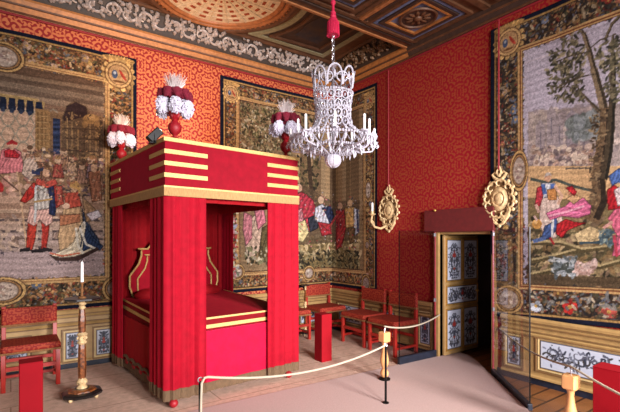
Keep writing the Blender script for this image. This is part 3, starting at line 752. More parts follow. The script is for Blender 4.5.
# right-hand group
p.ppoly([(280,238), (360,234), (360,270), (280,272)], (128,108,70), .1)
p.pscatter([(280,236), (360,234), (360,256), (280,258)], 110, [(176,152,112), (150,126,86), (196,172,132), (104,88,58)], (.015, .05), (1.5, 3.5))
p.pscatter([(280,252), (360,250), (360,270), (280,272)], 150, [(56,50,38), (92,84,58), (150,136,100), (40,36,30)], (.012, .035), (1, 3))
p.ppoly([(290,192), (304,184), (322,196), (336,202), (360,200), (358,240), (290,246)], (84,66,50), .2, a=.7); p.pell(299, 188, 3.2, 4, (190,150,124)); fig(p, [(292,196), (302,192), (313,200), (318,214), (314,230), (296,236), (292,230)], (168,52,66), 4.5, .28)
fig(p, [(294,212), (302,208), (304,222), (296,230)], (190,120,128), 4, .2); fig(p, [(296,224), (305,220), (309,232), (303,242), (296,240)], (204,184,132), 5, .18)
fig(p, [(308,218), (318,214), (318,228), (310,232)], (48,50,60), 4, .3)
p.pell(321, 200, 3, 3.8, (196,160,132)); fig(p, [(315,208), (322,204), (331,212), (330,224), (322,226), (315,220)], (186,184,196), 4, .3); fig(p, [(322,208), (331,206), (334,216), (330,224), (326,214)], (44,50,78), 3.5, .35)
fig(p, [(318,222), (330,224), (332,234), (322,236)], (160,44,52), 4, .2)
p.pell(340, 206, 2.6, 3.4, (190,150,120)); fig(p, [(336,210), (344,210), (346,228), (342,246), (336,250), (336,230)], (158,46,50), 3.5, .25); p.pline([(338,214), (330,226)], 2, (166,54,54)); 
p.pell(350, 203, 2.6, 3.4, (196,158,120)); fig(p, [(345,208), (354,207), (355,226), (346,228)], (190,146,88), 4, .22); fig(p, [(354,208), (359,210), (359,232), (354,236)], (176,178,192), 3.5, .3); p.pline([(357,210), (358,232)], 1.6, (48,54,84))
fig(p, [(348,228), (355,228), (354,242), (350,244)], (108,80,52), 3, .2)
p.pscatter([(292,188), (360,198), (358,250), (294,246)], 120, [(170,52,62), (196,170,130), (188,186,196), (60,52,48), (150,110,70), (200,120,126), (52,58,84)], (.008, .018), (1, 2.6), .75)
p.frame(.30, .045)
p.cartouche(2.60, 3.62, .115); p.cartouche(p.sv[-1]-.17, 3.62, .10)
for (x, y, rs, rz) in ((237,272,.115,.105), (309,273,.11,.11), (366,283,.09,.12), (368,190,.07,.17), (367,245,.05,.07)):
    cs, cz = p.at(x, y); p.oval(cs, cz, rs, rz)
p.scatter(2.49, 2.70, .95, 2.4, 150, [(196,186,176), (150,158,180), (190,120,130), (84,92,76), (206,190,160), (170,60,60)], (.012, .026))
p.age(.08, .08); t2 = p.mesh('tapestry', M_tap)
tag(t2, 'figured tapestry turning the corner of the room behind the canopy bed and chandelier', 'tapestry')

# --- tapestry on the right wall
def pos3(S, Z, back=False):
    Yv = 2.718 - S; o_ = .004 if back else .024
    sag = np.where(Z < 2, (S-.6)*.055, 0)*np.clip((2-Z)/1.3, 0, 1)
    return XR - o_ - wave(S, Z, 2)*(0 if back else 1) + 0*Z, Yv + 0*Z, Z + sag
p = Paint(0, 4.0, .675, 3.875, .007, pos3, .74)
p.fill((180,170,184))
for k in range(200): p.ell(random.uniform(.3, 3.6), random.uniform(2.0, 3.6), random.uniform(.1, .3), random.uniform(.004, .009), random.choice([(192,180,192), (166,156,170), (186,172,178), (160,150,166)]), 0, .7)
p.ppoly([(528,112), (760,92), (760,196), (528,170)], (160,144,140), .05)
p.pscatter([(530,112), (616,106), (616,152), (530,152)], 170, [(150,134,130), (172,156,148), (138,124,126), (184,166,154)], (.03, .07), (.5, 1.6), .6)
for (x0, x1, y0) in ((536,545,126), (547,556,112), (556,563,120), (566,578,116), (580,588,124)):
    p.ppoly([(x0,y0), ((x0+x1)/2,y0-7), (x1,y0), (x1,152), (x0,152)], random.choice([(150,136,138), (142,130,136), (164,150,148)]), .05)
    p.pline([((x0+x1)/2,y0+6), ((x0+x1)/2,y0+24)], 1.5, (122,112,120))
p.pscatter([(568,118), (602,108), (602,140), (566,140)], 60, [(120,126,124), (98,104,100), (140,146,150)], (.02, .05), (1, 2), .7)
p.pscatter([(530,148), (592,146), (592,167), (530,168)], 110, [(186,164,150), (140,118,116), (206,186,168), (116,100,102), (158,128,112)], (.014, .04), (1, 2))
p.ppoly([(528,166), (760,166), (760,222), (528,200)], (198,160,116), .05)
p.pline([(566,168.5), (592,168)], 1.6, (92,84,76)); 
for (x, y) in ((577,158), (584,157)): p.pell(x, y, 4.5, 2.6, (206,186,168)); p.pline([(x-3,y), (x-3,y+7)], 1, (196,174,156)); p.pline([(x+3,y), (x+3,y+7)], 1, (196,174,156)); p.pell(x-4.5, y-2, 1.6, 2, (196,174,156))
p.pline([(531,179), (544,182), (556,180), (570,185), (584,189), (602,192)], 3, (70,78,72))
# ground
p.ppoly([(528,198), (760,205), (760,310), (528,290)], (122,104,72), .08)
p.pscatter([(530,222), (640,222), (640,286), (530,284)], 420, [(98,88,60), (140,120,86), (72,64,46), (164,142,106), (116,92,62), (52,46,36), (130,106,84)], (.014, .045), (1.2, 3.4))
for pts, wv_ in ([(532,262), (552,258), (575,252), (610,248)], 3), ([(531,276), (560,270), (600,268), (622,262)], 3), ([(532,244), (560,244), (580,250)], 2):
    p.pline(pts, wv_, (84,72,48)); p.pline([(x, y-2.5) for x, y in pts], 2, (170,150,108))
p.ppoly([(528,274), (760,284), (760,300), (528,286)], (84,68,50), .15)
p.pscatter([(553,258), (576,258), (574,276), (555,276)], 60, [(160,166,172), (96,104,108), (190,192,190), (66,70,66)], (.01, .03), (1.5, 3.5))
p.pscatter([(576,262), (596,262), (596,274), (576,274)], 24, [(206,178,170), (176,140,130)], (.012, .03), (1, 3))
# trees
def tree(pts, ws, col, dark):
    for a, b, w0 in zip(pts[:-1], pts[1:], ws): p.pline([a, b], w0, col)
    for a, b, w0 in zip(pts[:-1], pts[1:], ws): p.pline([(a[0]+w0*.28, a[1]), (b[0]+w0*.28, b[1])], w0*.4, dark)
tree([(584,34), (589,50), (594,70), (600,92), (605,112)], [5, 6, 8, 9], (128,108,84), (62,52,42))
tree([(605,110), (605,130), (602,150), (598,175), (600,200), (592,218)], [10, 13, 13, 14, 17], (112,88,64), (52,42,34))
tree([(614,60), (613,90), (611,125), (609,150), (604,178)], [5, 7, 8, 8], (74,62,48), (42,38,32))
tree([(613,36), (612,58), (610,80), (616,100)], [3, 3, 3], (104,92,74), (62,54,44)); tree([(584,34), (574,22)], [4], (112,96,76), (70,60,48))
tree([(572,76), (580,92), (592,104), (600,112)], [2, 3, 4], (112,96,78), (70,60,48)); tree([(605,40), (612,24), (622,14)], [3, 3], (112,96,76), (70,60,48))
p.pscatter([(590,112), (607,112), (600,200), (590,215)], 80, [(142,118,88), (92,74,56), (72,58,46)], (.008, .018), (1.5, 3))
LV = [(70,66,52), (92,86,66), (52,50,42), (118,108,84), (150,138,108)]
for pts, n in (([(548,52), (578,40), (590,52), (584,66), (552,72)], 60), ([(546,70), (582,66), (584,100), (560,104), (548,98)], 75), ([(592,48), (640,26), (640,66), (600,64)], 70), ([(600,66), (640,64), (640,112), (608,104)], 60), ([(640,40), (760,10), (760,120), (640,120)], 160), ([(562,36), (580,30), (576,44), (562,48)], 14)):
    p.pscatter(pts, n, LV, (.011, .02), (1.6, 3.2))
for pts in ([(588,52), (570,56), (556,62)], [(594,74), (576,78), (556,88)], [(588,50), (600,40), (616,34)], [(578,92), (568,86), (560,88)]): p.pline(pts, 1.2, (84,72,58))
# figures
fig(p, [(541,196), (558,196), (563,222), (556,238), (545,238), (539,222)], (206,180,168), 4.5, .12)
fig(p, [(545,226), (553,222), (556,214), (558,228), (550,238), (541,240)], (66,86,134), 4, .3); p.pline([(553,218), (552,236)], 2.4, (206,204,206))
p.ppoly([(532,240), (545,236), (546,240), (534,243)], (84,104,150), .1); p.pline([(550,238), (554,244)], 2.2, (160,40,48))
fig(p, [(541,183), (555,183), (557,196), (543,198)], (196,196,206), 3, .2); p.ppoly([(541,184), (545,184), (547,194), (542,194)], (74,100,156), .1); p.ppoly([(550,184), (555,184), (556,192), (551,193)], (74,100,156), .1)
fig(p, [(547,190), (556,188), (557,200), (548,200)], (188,128,74), 4, .12)
fig(p, [(537,188), (541,186), (543,196), (540,206), (535,206)], (184,58,70), 3, .2); p.pline([(536,205), (539,212)], 3, (206,164,148)); p.pline([(555,186), (562,196), (558,204)], 3, (206,164,140))
p.pell(548, 178, 3.2, 4, (190,146,118)); p.ppoly([(544,177), (546,173), (550,172.5), (552,176), (550,175)], (176,164,156))
p.pell(537, 224, 5, 5, (196,142,76)); p.pell(535.5, 222, 2, 2, (220,176,116)); p.pline([(534,216), (537,220)], 2, (206,170,160))
fig(p, [(546,213), (566,206), (572,198), (584,198), (591,206), (590,214), (578,218), (562,216), (550,220)], (206,104,142), 5, .2, 1.2); p.pline([(549,216), (566,212), (584,206)], 1.8, (226,160,180))
fig(p, [(566,199), (574,194), (582,198), (574,204)], (190,150,110), 3, .15)
p.pell(571, 192, 3.4, 3.6, (176,120,92)); fig(p, [(565,188), (572,186), (577,192), (574,196), (568,190)], (172,40,48), 3, .25)
fig(p, [(557,224), (566,219), (574,222), (586,223), (578,226), (568,230), (562,238), (556,234)], (172,36,42), 4, .25)
fig(p, [(574,234), (590,226), (606,232), (604,240), (590,242), (578,242)], (198,172,128), 7, .12); p.pline([(580,243), (606,242)], 2.6, (56,74,84)); p.pscatter([(600,230), (614,230), (612,246), (600,246)], 20, [(90,110,120), (60,76,84), (130,140,130)], (.01, .025))
fig(p, [(608,218), (616,208), (640,204), (646,252), (612,256), (617,236)], (190,92,116), 5, .25); p.pline([(612,222), (604,228)], 3, (206,150,140)); p.pline([(614,236), (617,256)], 3, (176,60,80))
fig(p, [(607,190), (614,185), (622,190), (622,208), (608,210)], (166,32,40), 4, .2); fig(p, [(614,190), (626,184), (630,204), (618,206)], (206,186,186), 4, .15)
fig(p, [(609,176), (618,169), (630,168), (632,184), (618,182), (612,186)], (72,98,156), 4, .25); p.pell(624, 162, 4, 4.6, (196,150,124))
for x0, c0_, c1_ in ((672, (150,58,58), (196,176,150)), (706, (86,96,134), (188,150,96))):
    fig(p, [(x0-9,196), (x0-14,204), (x0-17,222), (x0-12,226), (x0-8,212), (x0-16,254), (x0+15,256), (x0+9,214), (x0+14,226), (x0+19,220), (x0+13,202), (x0+8,195)], c0_, 5, .25)
    fig(p, [(x0-7,210), (x0+7,208), (x0+10,240), (x0-10,240)], c1_, 4, .2); p.pell(x0, 186, 4.6, 6, (196,150,124)); p.ppoly([(x0-5,185), (x0-4,179), (x0+4,179), (x0+6,190), (x0+3,184)], (92,66,48))
    p.pell(x0-14, 226, 2.6, 2.6, (196,150,124)); p.pell(x0+17, 223, 2.6, 2.6, (196,150,124)); p.ppoly([(x0-12,254), (x0-2,254), (x0-3,258), (x0-13,258)], (70,50,42)); p.ppoly([(x0+3,255), (x0+13,255), (x0+12,259), (x0+2,259)], (70,50,42))
p.pscatter([(640,150), (760,140), (760,190), (640,186)], 160, LV, (.012, .03), (1.4, 3)); p.pscatter([(640,240), (760,246), (760,300), (640,284)], 220, FOL, (.014, .04), (1.2, 3.2))
p.frame(.37, .045, ground=(60,46,38), dens=1600, pal=[(134,104,68), (96,72,50), (40,34,32), (120,54,44), (96,100,114), (166,146,118), (76,74,56), (142,108,74), (52,50,46), (44,42,44)])
for k in range(10): p.flower(.5+k*.33, .85+random.uniform(-.05, .05), random.uniform(.05, .075), random.choice([(166,44,40), (170,52,44), (172,176,186), (180,80,70)]))
p.scatter(.4, 3.6, .76, .98, 150, [(140,136,130), (180,164,140), (104,104,104), (90,80,62)], (.008, .02), (1.5, 3))
p.cartouche(.21, 3.665, .15); p.cartouche(3.79, 3.665, .15)
cs, cz = p.at(519, 171); p.oval(cs, cz, .09, .2); p.oval(.21, .87, .15, .14); p.oval(3.79, .87, .15, .14)
p.age(.06, .08); t3 = p.mesh('tapestry', M_tap)
tag(t3, 'figured tapestry on the right wall with a reclining pink-robed figure under a tree', 'tapestry')
# ================================================================== the canopy bed
def velvet(nm, col, sheencol, sh=.6): return mat(nm, col, .8, 0, .12, 14, .12, sh, sheencol, spec=.15)
M_vel = velvet('crimson_velvet', (148,7,29), (255,60,80), .5)
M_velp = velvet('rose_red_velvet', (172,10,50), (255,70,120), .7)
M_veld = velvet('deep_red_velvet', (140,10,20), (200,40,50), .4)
M_gal = mat('gold_galloon', (200,164,100), .5, .25, .25, 120, .3)
M_fringe = mat('bronze_fringe', (100,76,52), .8, .05, .35, 90, .5, stretch=(3, 3, .3))
BX, BY, BYAW = 1.77, 4.66, math.radians(4.2)
HX, HY, ZT0, ZT1 = .715, .845, 1.892, 2.378
bed = thing('canopy_bed', 'square crimson velvet canopy bed with gold-striped valance and plumed corners', 'bed', (BX, BY, .012), BYAW)

def curtain_path(pts, step=.012):
    P = [V(*q) for q in pts]; out = []
    for a, b in zip(P[:-1], P[1:]):
        n = max(2, int(np.linalg.norm(b-a)/step))
        for k in range(n): out.append(a+(b-a)*k/n)
    out.append(P[-1]); return out
def folds(path, amp, wl, seed):
    """sideways shift along a polyline giving irregular pleats"""
    rs = random.Random(seed); out = []; s = 0; ph = rs.uniform(0, 6); n = len(path)
    for i, q in enumerate(path):
        a = path[max(0, i-3)]; b = path[min(n-1, i+3)]; t = b-a; t = t/(np.linalg.norm(t)+1e-9); nn = V(t[1], -t[0])
        if i: s += np.linalg.norm(path[i]-path[i-1])
        k = 2*PI*s/wl; f = math.sin(k+ph+.9*math.sin(k*.43+seed)) + .35*math.sin(2.3*k+seed)
        out.append((q, nn, f*amp))
    return out
def cloth(path, z0, z1, amp, wl, seed, th=.012, taper=.55, nz=14, off=0.):
    w = MB(); F_ = folds(path, amp, wl, seed); n = len(F_); m = nz+1
    for side in (1, 0):
        for j in range(m):
            z = z0+(z1-z0)*j/nz; k = 1-(1-taper)*j/nz
            for (q, nn, f) in F_:
                r = q+nn*(f*k+off+(th if side else 0)); w.v.append((r[0], r[1], z))
    N_ = n*m
    def fc(a): w.f.append(a); w.mi.append(0)
    for j in range(m-1):
        for i in range(n-1):
            a = j*n+i; fc((a, a+1, a+n+1, a+n)); fc((N_+a, N_+a+n, N_+a+n+1, N_+a+1))
        a = j*n; fc((a, a+n, N_+a+n, N_+a)); a = j*n+n-1; fc((a, N_+a, N_+a+n, a+n))
    for i in range(n-1):
        fc((i, N_+i, N_+i+1, i+1)); a = (m-1)*n+i; fc((a, a+1, N_+a+1, N_+a))
    return w
def corner_curtain(sx, sy, la, lb, seed, m=M_vel):
    """la along the x side, lb along the y side; outward pleats"""
    cx, cy = sx*HX+(.055 if sx > 0 and sy < 0 else 0), sy*HY
    pts = [(cx-sx*la, cy), (cx-sx*.03, cy), (cx, cy-sy*.03), (cx, cy-sy*lb)]
    if sx*sy > 0: pts = pts[::-1]
    path = curtain_path(pts)
    c = cloth(path, .14, ZT0+.06, .013, .105, seed).build('bed_curtain', m, bed)
    cloth(path, .06, .155, .013, .105, seed, th=.016, nz=2, taper=.98, off=-.001).build('fringe', M_fringe, c)
corner_curtain(-1, -1, .37, .36, 3); corner_curtain(1, -1, .42, .40, 5); corner_curtain(-1, 1, .25, .34, 7); corner_curtain(1, 1, .22, .30, 9)
# head cloth at the back
path = curtain_path([(-HX+.06, HY-.05), (HX-.06, HY-.05)][::-1])
cloth(path, .1, ZT0+.1, .018, .13, 11).build('head_cloth', M_veld, bed)
# posts hidden in the curtains, bun feet
for sx in (-1, 1):
    for sy in (-1, 1):
        w = MB(); w.lathe([(.03, .06), (.03, ZT1-.08)], (sx*(HX-.07), sy*(HY-.07), 0), 10); w.build('post', M_veld, bed)
M_bun = mat('red_lacquer', (146,10,24), .55, 0, .1, 10)
for x, y in ((-HX+.06, -HY-.012), (HX-.1, -HY-.012), (-HX+.07, HY-.12), (HX-.07, HY-.12)):
    w = MB(); w.ell((x, y, .038), (.04, .04, .038), 14, 10); w.build('bun_foot', M_bun, bed)
# mattress and coverlet
BXI, BYI, ZM = HX-.055, HY-.05, .745
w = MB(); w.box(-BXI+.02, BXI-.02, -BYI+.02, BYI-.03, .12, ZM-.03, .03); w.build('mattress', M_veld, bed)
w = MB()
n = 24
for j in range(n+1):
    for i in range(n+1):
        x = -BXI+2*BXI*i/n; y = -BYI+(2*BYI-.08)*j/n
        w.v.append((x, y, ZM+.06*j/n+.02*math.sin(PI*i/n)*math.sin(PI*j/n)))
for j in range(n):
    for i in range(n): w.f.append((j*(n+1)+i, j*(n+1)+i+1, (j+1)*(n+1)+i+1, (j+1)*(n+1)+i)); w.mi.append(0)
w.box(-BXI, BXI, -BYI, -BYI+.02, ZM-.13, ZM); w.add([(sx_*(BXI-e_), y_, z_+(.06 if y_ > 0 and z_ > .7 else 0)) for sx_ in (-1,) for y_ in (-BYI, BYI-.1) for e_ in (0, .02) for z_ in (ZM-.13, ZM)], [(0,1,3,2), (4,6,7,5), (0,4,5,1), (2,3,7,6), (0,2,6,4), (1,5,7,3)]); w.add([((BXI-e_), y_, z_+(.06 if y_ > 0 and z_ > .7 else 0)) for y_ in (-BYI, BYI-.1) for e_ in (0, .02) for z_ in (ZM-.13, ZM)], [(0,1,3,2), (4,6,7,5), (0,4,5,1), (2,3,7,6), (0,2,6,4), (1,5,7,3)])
cov = w.build('coverlet', velvet('deep_crimson_coverlet_shaded', (112,8,18), (190,30,50), .3), bed)  # deep crimson velvet, with the shade inside the bed painted in
w = MB()
for z, h in ((ZM-.004, .018), (ZM-.082, .034)):
    w.box(-BXI-.006, BXI+.006, -BYI-.008, -BYI, z-h/2, z+h/2); w.add([(-BXI+dx, y_, z+dz+(.06 if y_ > 0 else 0)) for y_ in (-BYI, BYI-.1) for dx in (-.008, .0) for dz in (-h/2, h/2)], [(0,1,3,2), (4,6,7,5), (0,4,5,1), (2,3,7,6), (0,2,6,4), (1,5,7,3)]); w.add([(BXI+dx, y_, z+dz+(.06 if y_ > 0 else 0)) for y_ in (-BYI, BYI-.1) for dx in (.0, .008) for dz in (-h/2, h/2)], [(0,1,3,2), (4,6,7,5), (0,4,5,1), (2,3,7,6), (0,2,6,4), (1,5,7,3)])
w.build('gold_braid', M_gal, cov, False)
# valance skirt of the base: smooth velvet with a bronze fringe
def skirt(pts, m, seed, amp=.004):
    path = curtain_path(pts); o = cloth(path, .12, ZM-.12, amp, .31, seed, taper=.3).build('base_skirt', m, bed)
    cloth(path, .055, .14, amp, .31, seed, th=.018, nz=2, taper=.98).build('fringe', M_fringe, o); return o
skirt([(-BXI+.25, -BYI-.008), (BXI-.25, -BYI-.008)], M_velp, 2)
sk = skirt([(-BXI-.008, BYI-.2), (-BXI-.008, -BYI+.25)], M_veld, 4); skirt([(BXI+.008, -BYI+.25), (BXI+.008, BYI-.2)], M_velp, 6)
w = MB()                                                      # scalloped galloon on the left skirt
pts = []
for k in range(61):
    y = BYI-.25-k*(2*BYI-.5)/60; pts.append((-BXI-.03, y, .165+.03*abs(math.sin(k*.26))))
w.tube(pts, .016, 6); w.build('scalloped_galloon', M_fringe, sk)
for k in range(5):
    w = MB(); w.ell((-BXI-.026, BYI-.38-k*.24, .135), (.014, .05, .03), 10, 6); w.build('roundel', M_bun, sk)
# shaped headboard with two gold outlines
hb = [(1.0, .62), (1.02, .80), (1.10, .93), (1.10, 1.06), (1.00, 1.13), (.90, 1.20), (.84, 1.30), (.84, 1.36), (.92, 1.38)]
hw = .57/1.10
half = [(x*hw, z) for x, z in hb] + [(.36, 1.38), (.30, 1.46), (.15, 1.52), (.0, 1.54)]
out = [(-x, z) for x, z in half] + [(x, z) for x, z in half[::-1][1:]]
yh = HY-.14
w = MB(); nn_ = len(out); vs = [(x, yh, z) for x, z in out]+[(x, yh+.04, z) for x, z in out]
w.add(vs, [tuple(range(nn_)), tuple(range(2*nn_-1, nn_-1, -1))]+[(i, (i+1) % nn_, nn_+(i+1) % nn_, nn_+i) for i in range(nn_)])
hbo = w.build('headboard', M_vel, bed, False)
w = MB(); w.tube([(x, yh-.008, z) for x, z in out], .012, 6)
inn = [(x*.84, .66+(z-.66)*.90 if z > .66 else z) for x, z in out]; w.tube([(x, yh-.008, z) for x, z in inn], .010, 6)
w.build('gold_outline', M_gal, hbo)
for x in (-.3, .3):
    w = MB(); w.ell((x, yh-.13, ZM+.09), (.26, .12, .085), 18, 10); w.build('pillow', M_veld, bed)
# tester: roof, valance with gold bands, inner valance
VX, VY = HX+.02, HY+.02
w = MB(); w.box(-VX+.01, VX-.01, -VY+.01, VY-.01, ZT1-.05, ZT1-.02); w.build('tester_roof', M_veld, bed, False)
w = MB(); t = .025
w.box(-VX, VX, -VY, -VY+t, ZT0, ZT1); w.box(-VX, VX, VY-t, VY, ZT0, ZT1); w.box(-VX, -VX+t, -VY+t, VY-t, ZT0, ZT1); w.box(VX-t, VX, -VY+t, VY-t, ZT0, ZT1)
val = w.build('valance', velvet('valance_velvet_shaded', (134,8,28), (220,50,80), .35), bed, False)  # curtain velvet darkened: weaker light at this height painted into the colour
def ringband(z0, z1, e, m, nm):
    w = MB(); w.box(-VX-e, VX+e, -VY-e, -VY, z0, z1); w.box(-VX-e, VX+e, VY, VY+e, z0, z1); w.box(-VX-e, -VX, -VY, VY, z0, z1); w.box(VX, VX+e, -VY, VY, z0, z1)
    w.build(nm, m, val, False)
ringband(ZT1-.022, ZT1+.012, .014, M_gal, 'top_moulding'); ringband(ZT0-.015, ZT0+.065, .012, mat('gold_fringe', (168,130,82), .8, .05, .3, 90, .5, stretch=(3, 3, .3)), 'valance_fringe'); ringband(ZT0+.06, ZT0+.075, .013, M_gal, 'fringe_heading')
for k in range(3):
    z = ZT0+.168+k*.104; h = .019; e = .008
    for sx in (-1, 1):
        for sy in (-1, 1):
            a, b = .40, .38                          # one band folded round each corner
            P_ = [(sx*(VX-a), sy*VY), (sx*(VX-a), sy*(VY+e)), (sx*(VX+e), sy*(VY+e)), (sx*(VX+e), sy*(VY-b)), (sx*VX, sy*(VY-b)), (sx*VX, sy*VY)]
            w = MB(); w.prism(P_ if sx*sy > 0 else P_[::-1], z-h, z+h); w.build('gold_band', M_gal, val, False)
w = MB(); q = .10
for a in ([(-VX+q, -VY+q), (VX-q, -VY+q)], [(VX-q, -VY+q), (VX-q, VY-q)], [(VX-q, VY-q), (-VX+q, VY-q)], [(-VX+q, VY-q), (-VX+q, -VY+q)]):
    c = cloth(curtain_path(a), ZT0-.05, ZT1-.06, .006, .2, 1, nz=4)
    w.add(c.v, c.f)
w.build('inner_valance', M_veld, bed)
# plumes: urn, white drooping ostrich feathers, burgundy collar, wispy aigrette
M_white = mat('white_ostrich', (206,200,216), .9, 0, .05, 60, .6, .5, (255,255,255))
M_burg = mat('burgundy_ostrich', (112,12,38), .9, 0, .2, 60, .6, .5, (200,60,90))
M_aig = mat('aigrette', (240,228,226), .8, 0, .05, 60)
def lobe(w, a, droop, r, ang, fuzz=60, seed=0, fat=.05):
    """one curled ostrich feather: stem up and over into a fat drooping head of soft barbs"""
    rs = random.Random(seed); ca, sa = math.cos(ang), math.sin(ang); pts = []
    for t in np.linspace(0, 1, 14):
        o_ = r*1.1*math.sin(t*1.7); up = a*(1.5*t-1.05*t*t)-droop*max(0, t-.4)**1.4*2.2
        pts.append((o_*ca, o_*sa, up))
    rad = [.010+fat*math.sin(PI*min(1, .05+t*.93))**.8*(.35+.75*t) for t in np.linspace(0, 1, 14)]
    rad[-1] *= .5
    w.tube(pts, rad, 12)
    for _ in range(fuzz):
        i = rs.randint(2, 13); p0 = V(*pts[i]); d = V(rs.gauss(0, 1), rs.gauss(0, 1), rs.gauss(0, 1)-.2); d /= np.linalg.norm(d)
        s_ = p0+d*rad[i]*.8; e_ = p0+d*(rad[i]+rs.uniform(.008, .022))+V(0, 0, -.014); mdl = (s_+e_)/2+d*.006
        w.tube([s_, mdl, e_], [.009, .008, .002], 4)
def make_plume(x, y, k, seed):
    rs = random.Random(seed); z0 = ZT1+.01; LIFT = .05
    u = MB(); u.lathe([(.045, 0), (.05, .012), (.022, .03), (.018, .05), (.046, .075), (.062, .11), (.058, .145), (.032, .175), (.026, .19), (.045, .205), (.038, .215), (.001, .23)], (0, 0, 0), 18)
    for q in range(9):
        t = 2*PI*q/9; u.tube([(.02*math.cos(t), .02*math.sin(t), .21), (.055*math.cos(t), .055*math.sin(t), .26), (.03*math.cos(t), .03*math.sin(t), .31)], [.016, .018, .004], 6)
    uo = u.build('plume_urn', M_bun, bed); uo.location = (x, y, z0); uo.scale = (k, k, k)
    def puff(w, c, r, d, n=150):
        """soft round feather head: a lumpy drop with short drooping barbs; d = outward direction"""
        w.ell(c, r, 14, 10, rotz(d), .07)
        for _ in range(n):
            v = V(rs.gauss(0, 1), rs.gauss(0, 1), rs.gauss(0, 1)); v /= np.linalg.norm(v); v2 = rotz(d) @ (v*V(*r)); p0 = V(*c)+v2*.9
            e_ = V(*c)+v2*rs.uniform(1.08, 1.3)+V(0, 0, -.012); w.tube([p0, (p0+e_)/2+v*.004, e_], [.010, .009, .002], 4)
    for q in range(6):
        t = 2*PI*q/6+.25+rs.uniform(-.12, .12); wf = MB();
        wf.tube([(.015*math.cos(t), .015*math.sin(t), .20), (.05*math.cos(t), .05*math.sin(t), .33), (.1*math.cos(t), .1*math.sin(t), .31)], [.014, .02, .02], 8)
        puff(wf, (.118*math.cos(t), .118*math.sin(t), .255+rs.uniform(-.015, .015)), (.060, .050, .068), t); wf.v = [(a_, b_, c_+LIFT) for a_, b_, c_ in wf.v]; wf.build('white_plume', M_white, uo)
    wb = MB()
    for q in range(9):
        t = 2*PI*q/9+seed
        wb.tube([(.02*math.cos(t), .02*math.sin(t), .30), (.06*math.cos(t), .06*math.sin(t), .385), (.11*math.cos(t), .11*math.sin(t), .365), (.135*math.cos(t), .135*math.sin(t), .315)], [.03, .045, .04, .015], 9)
        puff(wb, (.085*math.cos(t), .085*math.sin(t), .365), (.05, .035, .035), t, 60)
    wb.v = [(a_*1.12, b_*1.12, (c_-.36)*1.1+.37+LIFT) for a_, b_, c_ in wb.v]; wb.build('burgundy_collar', M_burg, uo)
    wa = MB()
    for _ in range(260):
        t = rs.uniform(0, 2*PI); o = rs.uniform(.01, .11); h = rs.uniform(.10, .20)
        wa.tube([(.01*math.cos(t), .01*math.sin(t), .37), (o*.55*math.cos(t), o*.4*math.sin(t), .37+h*.55), (o*math.cos(t), o*math.sin(t), .37+h)], [.0022, .002, .0012], 3)
    wa.v = [(a_, b_, c_+LIFT) for a_, b_, c_ in wa.v]; wa.build('aigrette', M_aig, uo)
make_plume(-VX+.12, -VY+.08, .98, 1); make_plume(VX-.11, -VY+.07, 1.0, 2); make_plume(-VX+.075, VY-.16, .92, 3); make_plume(VX-.16, VY-.10, .60, 4)

# uplighter standing on the tester
sl = thing('spotlight', 'small black spotlight tilted on top of the bed canopy beside a plume', 'lamp', (BX-.70, BY-.70, .012+ZT1-.014)); sl.scale = (.78, .78, .78)
Rm = rotaxis((0, 1, 0), -.5)
w = MB(); w.box(-.06, .06, -.05, .05, 0, .012); w.box(-.012, .012, -.058, -.05, 0, .11); w.box(-.012, .012, .05, .058, 0, .11); w.build('yoke', M_dark, sl, False)
w = MB(); w.box(-.05, .05, -.045, .045, -.09, .09, .008); w.v = [tuple(rotaxis((0, 1, 0), .75) @ V(*q) + V(0, 0, .10)) for q in w.v]; w.build('lamp_housing', M_dark, sl, False)
w = MB(); w.lathe([(.036, .0905), (.036, .094)], (0, 0, 0), 16); w.v = [tuple(rotaxis((0, 1, 0), .75) @ V(*q) + V(0, 0, .10)) for q in w.v]
ml = bpy.data.materials.new('lamp_glass'); ml.use_nodes = True; bb = ml.node_tree.nodes['Principled BSDF']; bb.inputs['Emission Color'].default_value = (1, .75, .45, 1); bb.inputs['Emission Strength'].default_value = 6; w.build('lens', ml, sl)
# ================================================================== chandelier
M_cry = mat('rock_crystal', (204,200,212), .12, 0, .08, 60, 0, 0, None, .3, .8)
M_cand = mat('candle_wax', (244,240,236), .5, 0, .03, 30)
M_silver = mat('silvered_metal', (196,192,200), .25, .8, .1, 40)
M_tassel = mat('crimson_silk', (190,24,66), .6, 0, .2, 90, .4, .5, (255,90,130), stretch=(3, 3, .4))
CX, CY = 2.742, 3.45
ch = thing('chandelier', 'crystal chandelier with white candles and a glass ball hanging beside the bed', 'chandelier', (CX*.96, CY*.96, .06), .2)
ch.scale = (.96, .96, .96)
def bead_line(w, pts, r, gap=None, h=1.25):
    """beads threaded along a polyline"""
    P = [V(*q) for q in pts]; gap = gap or r*2.1; acc = 0
    for a, b in zip(P[:-1], P[1:]):
        L_ = np.linalg.norm(b-a)
        while acc < L_: w.octa(a+(b-a)*acc/max(L_, 1e-6), r, r*h); acc += gap
        acc -= L_
def circ(r, z, n=40, ph=0): return [(r*math.cos(ph+2*PI*k/n), r*math.sin(ph+2*PI*k/n), z) for k in range(n+1)]
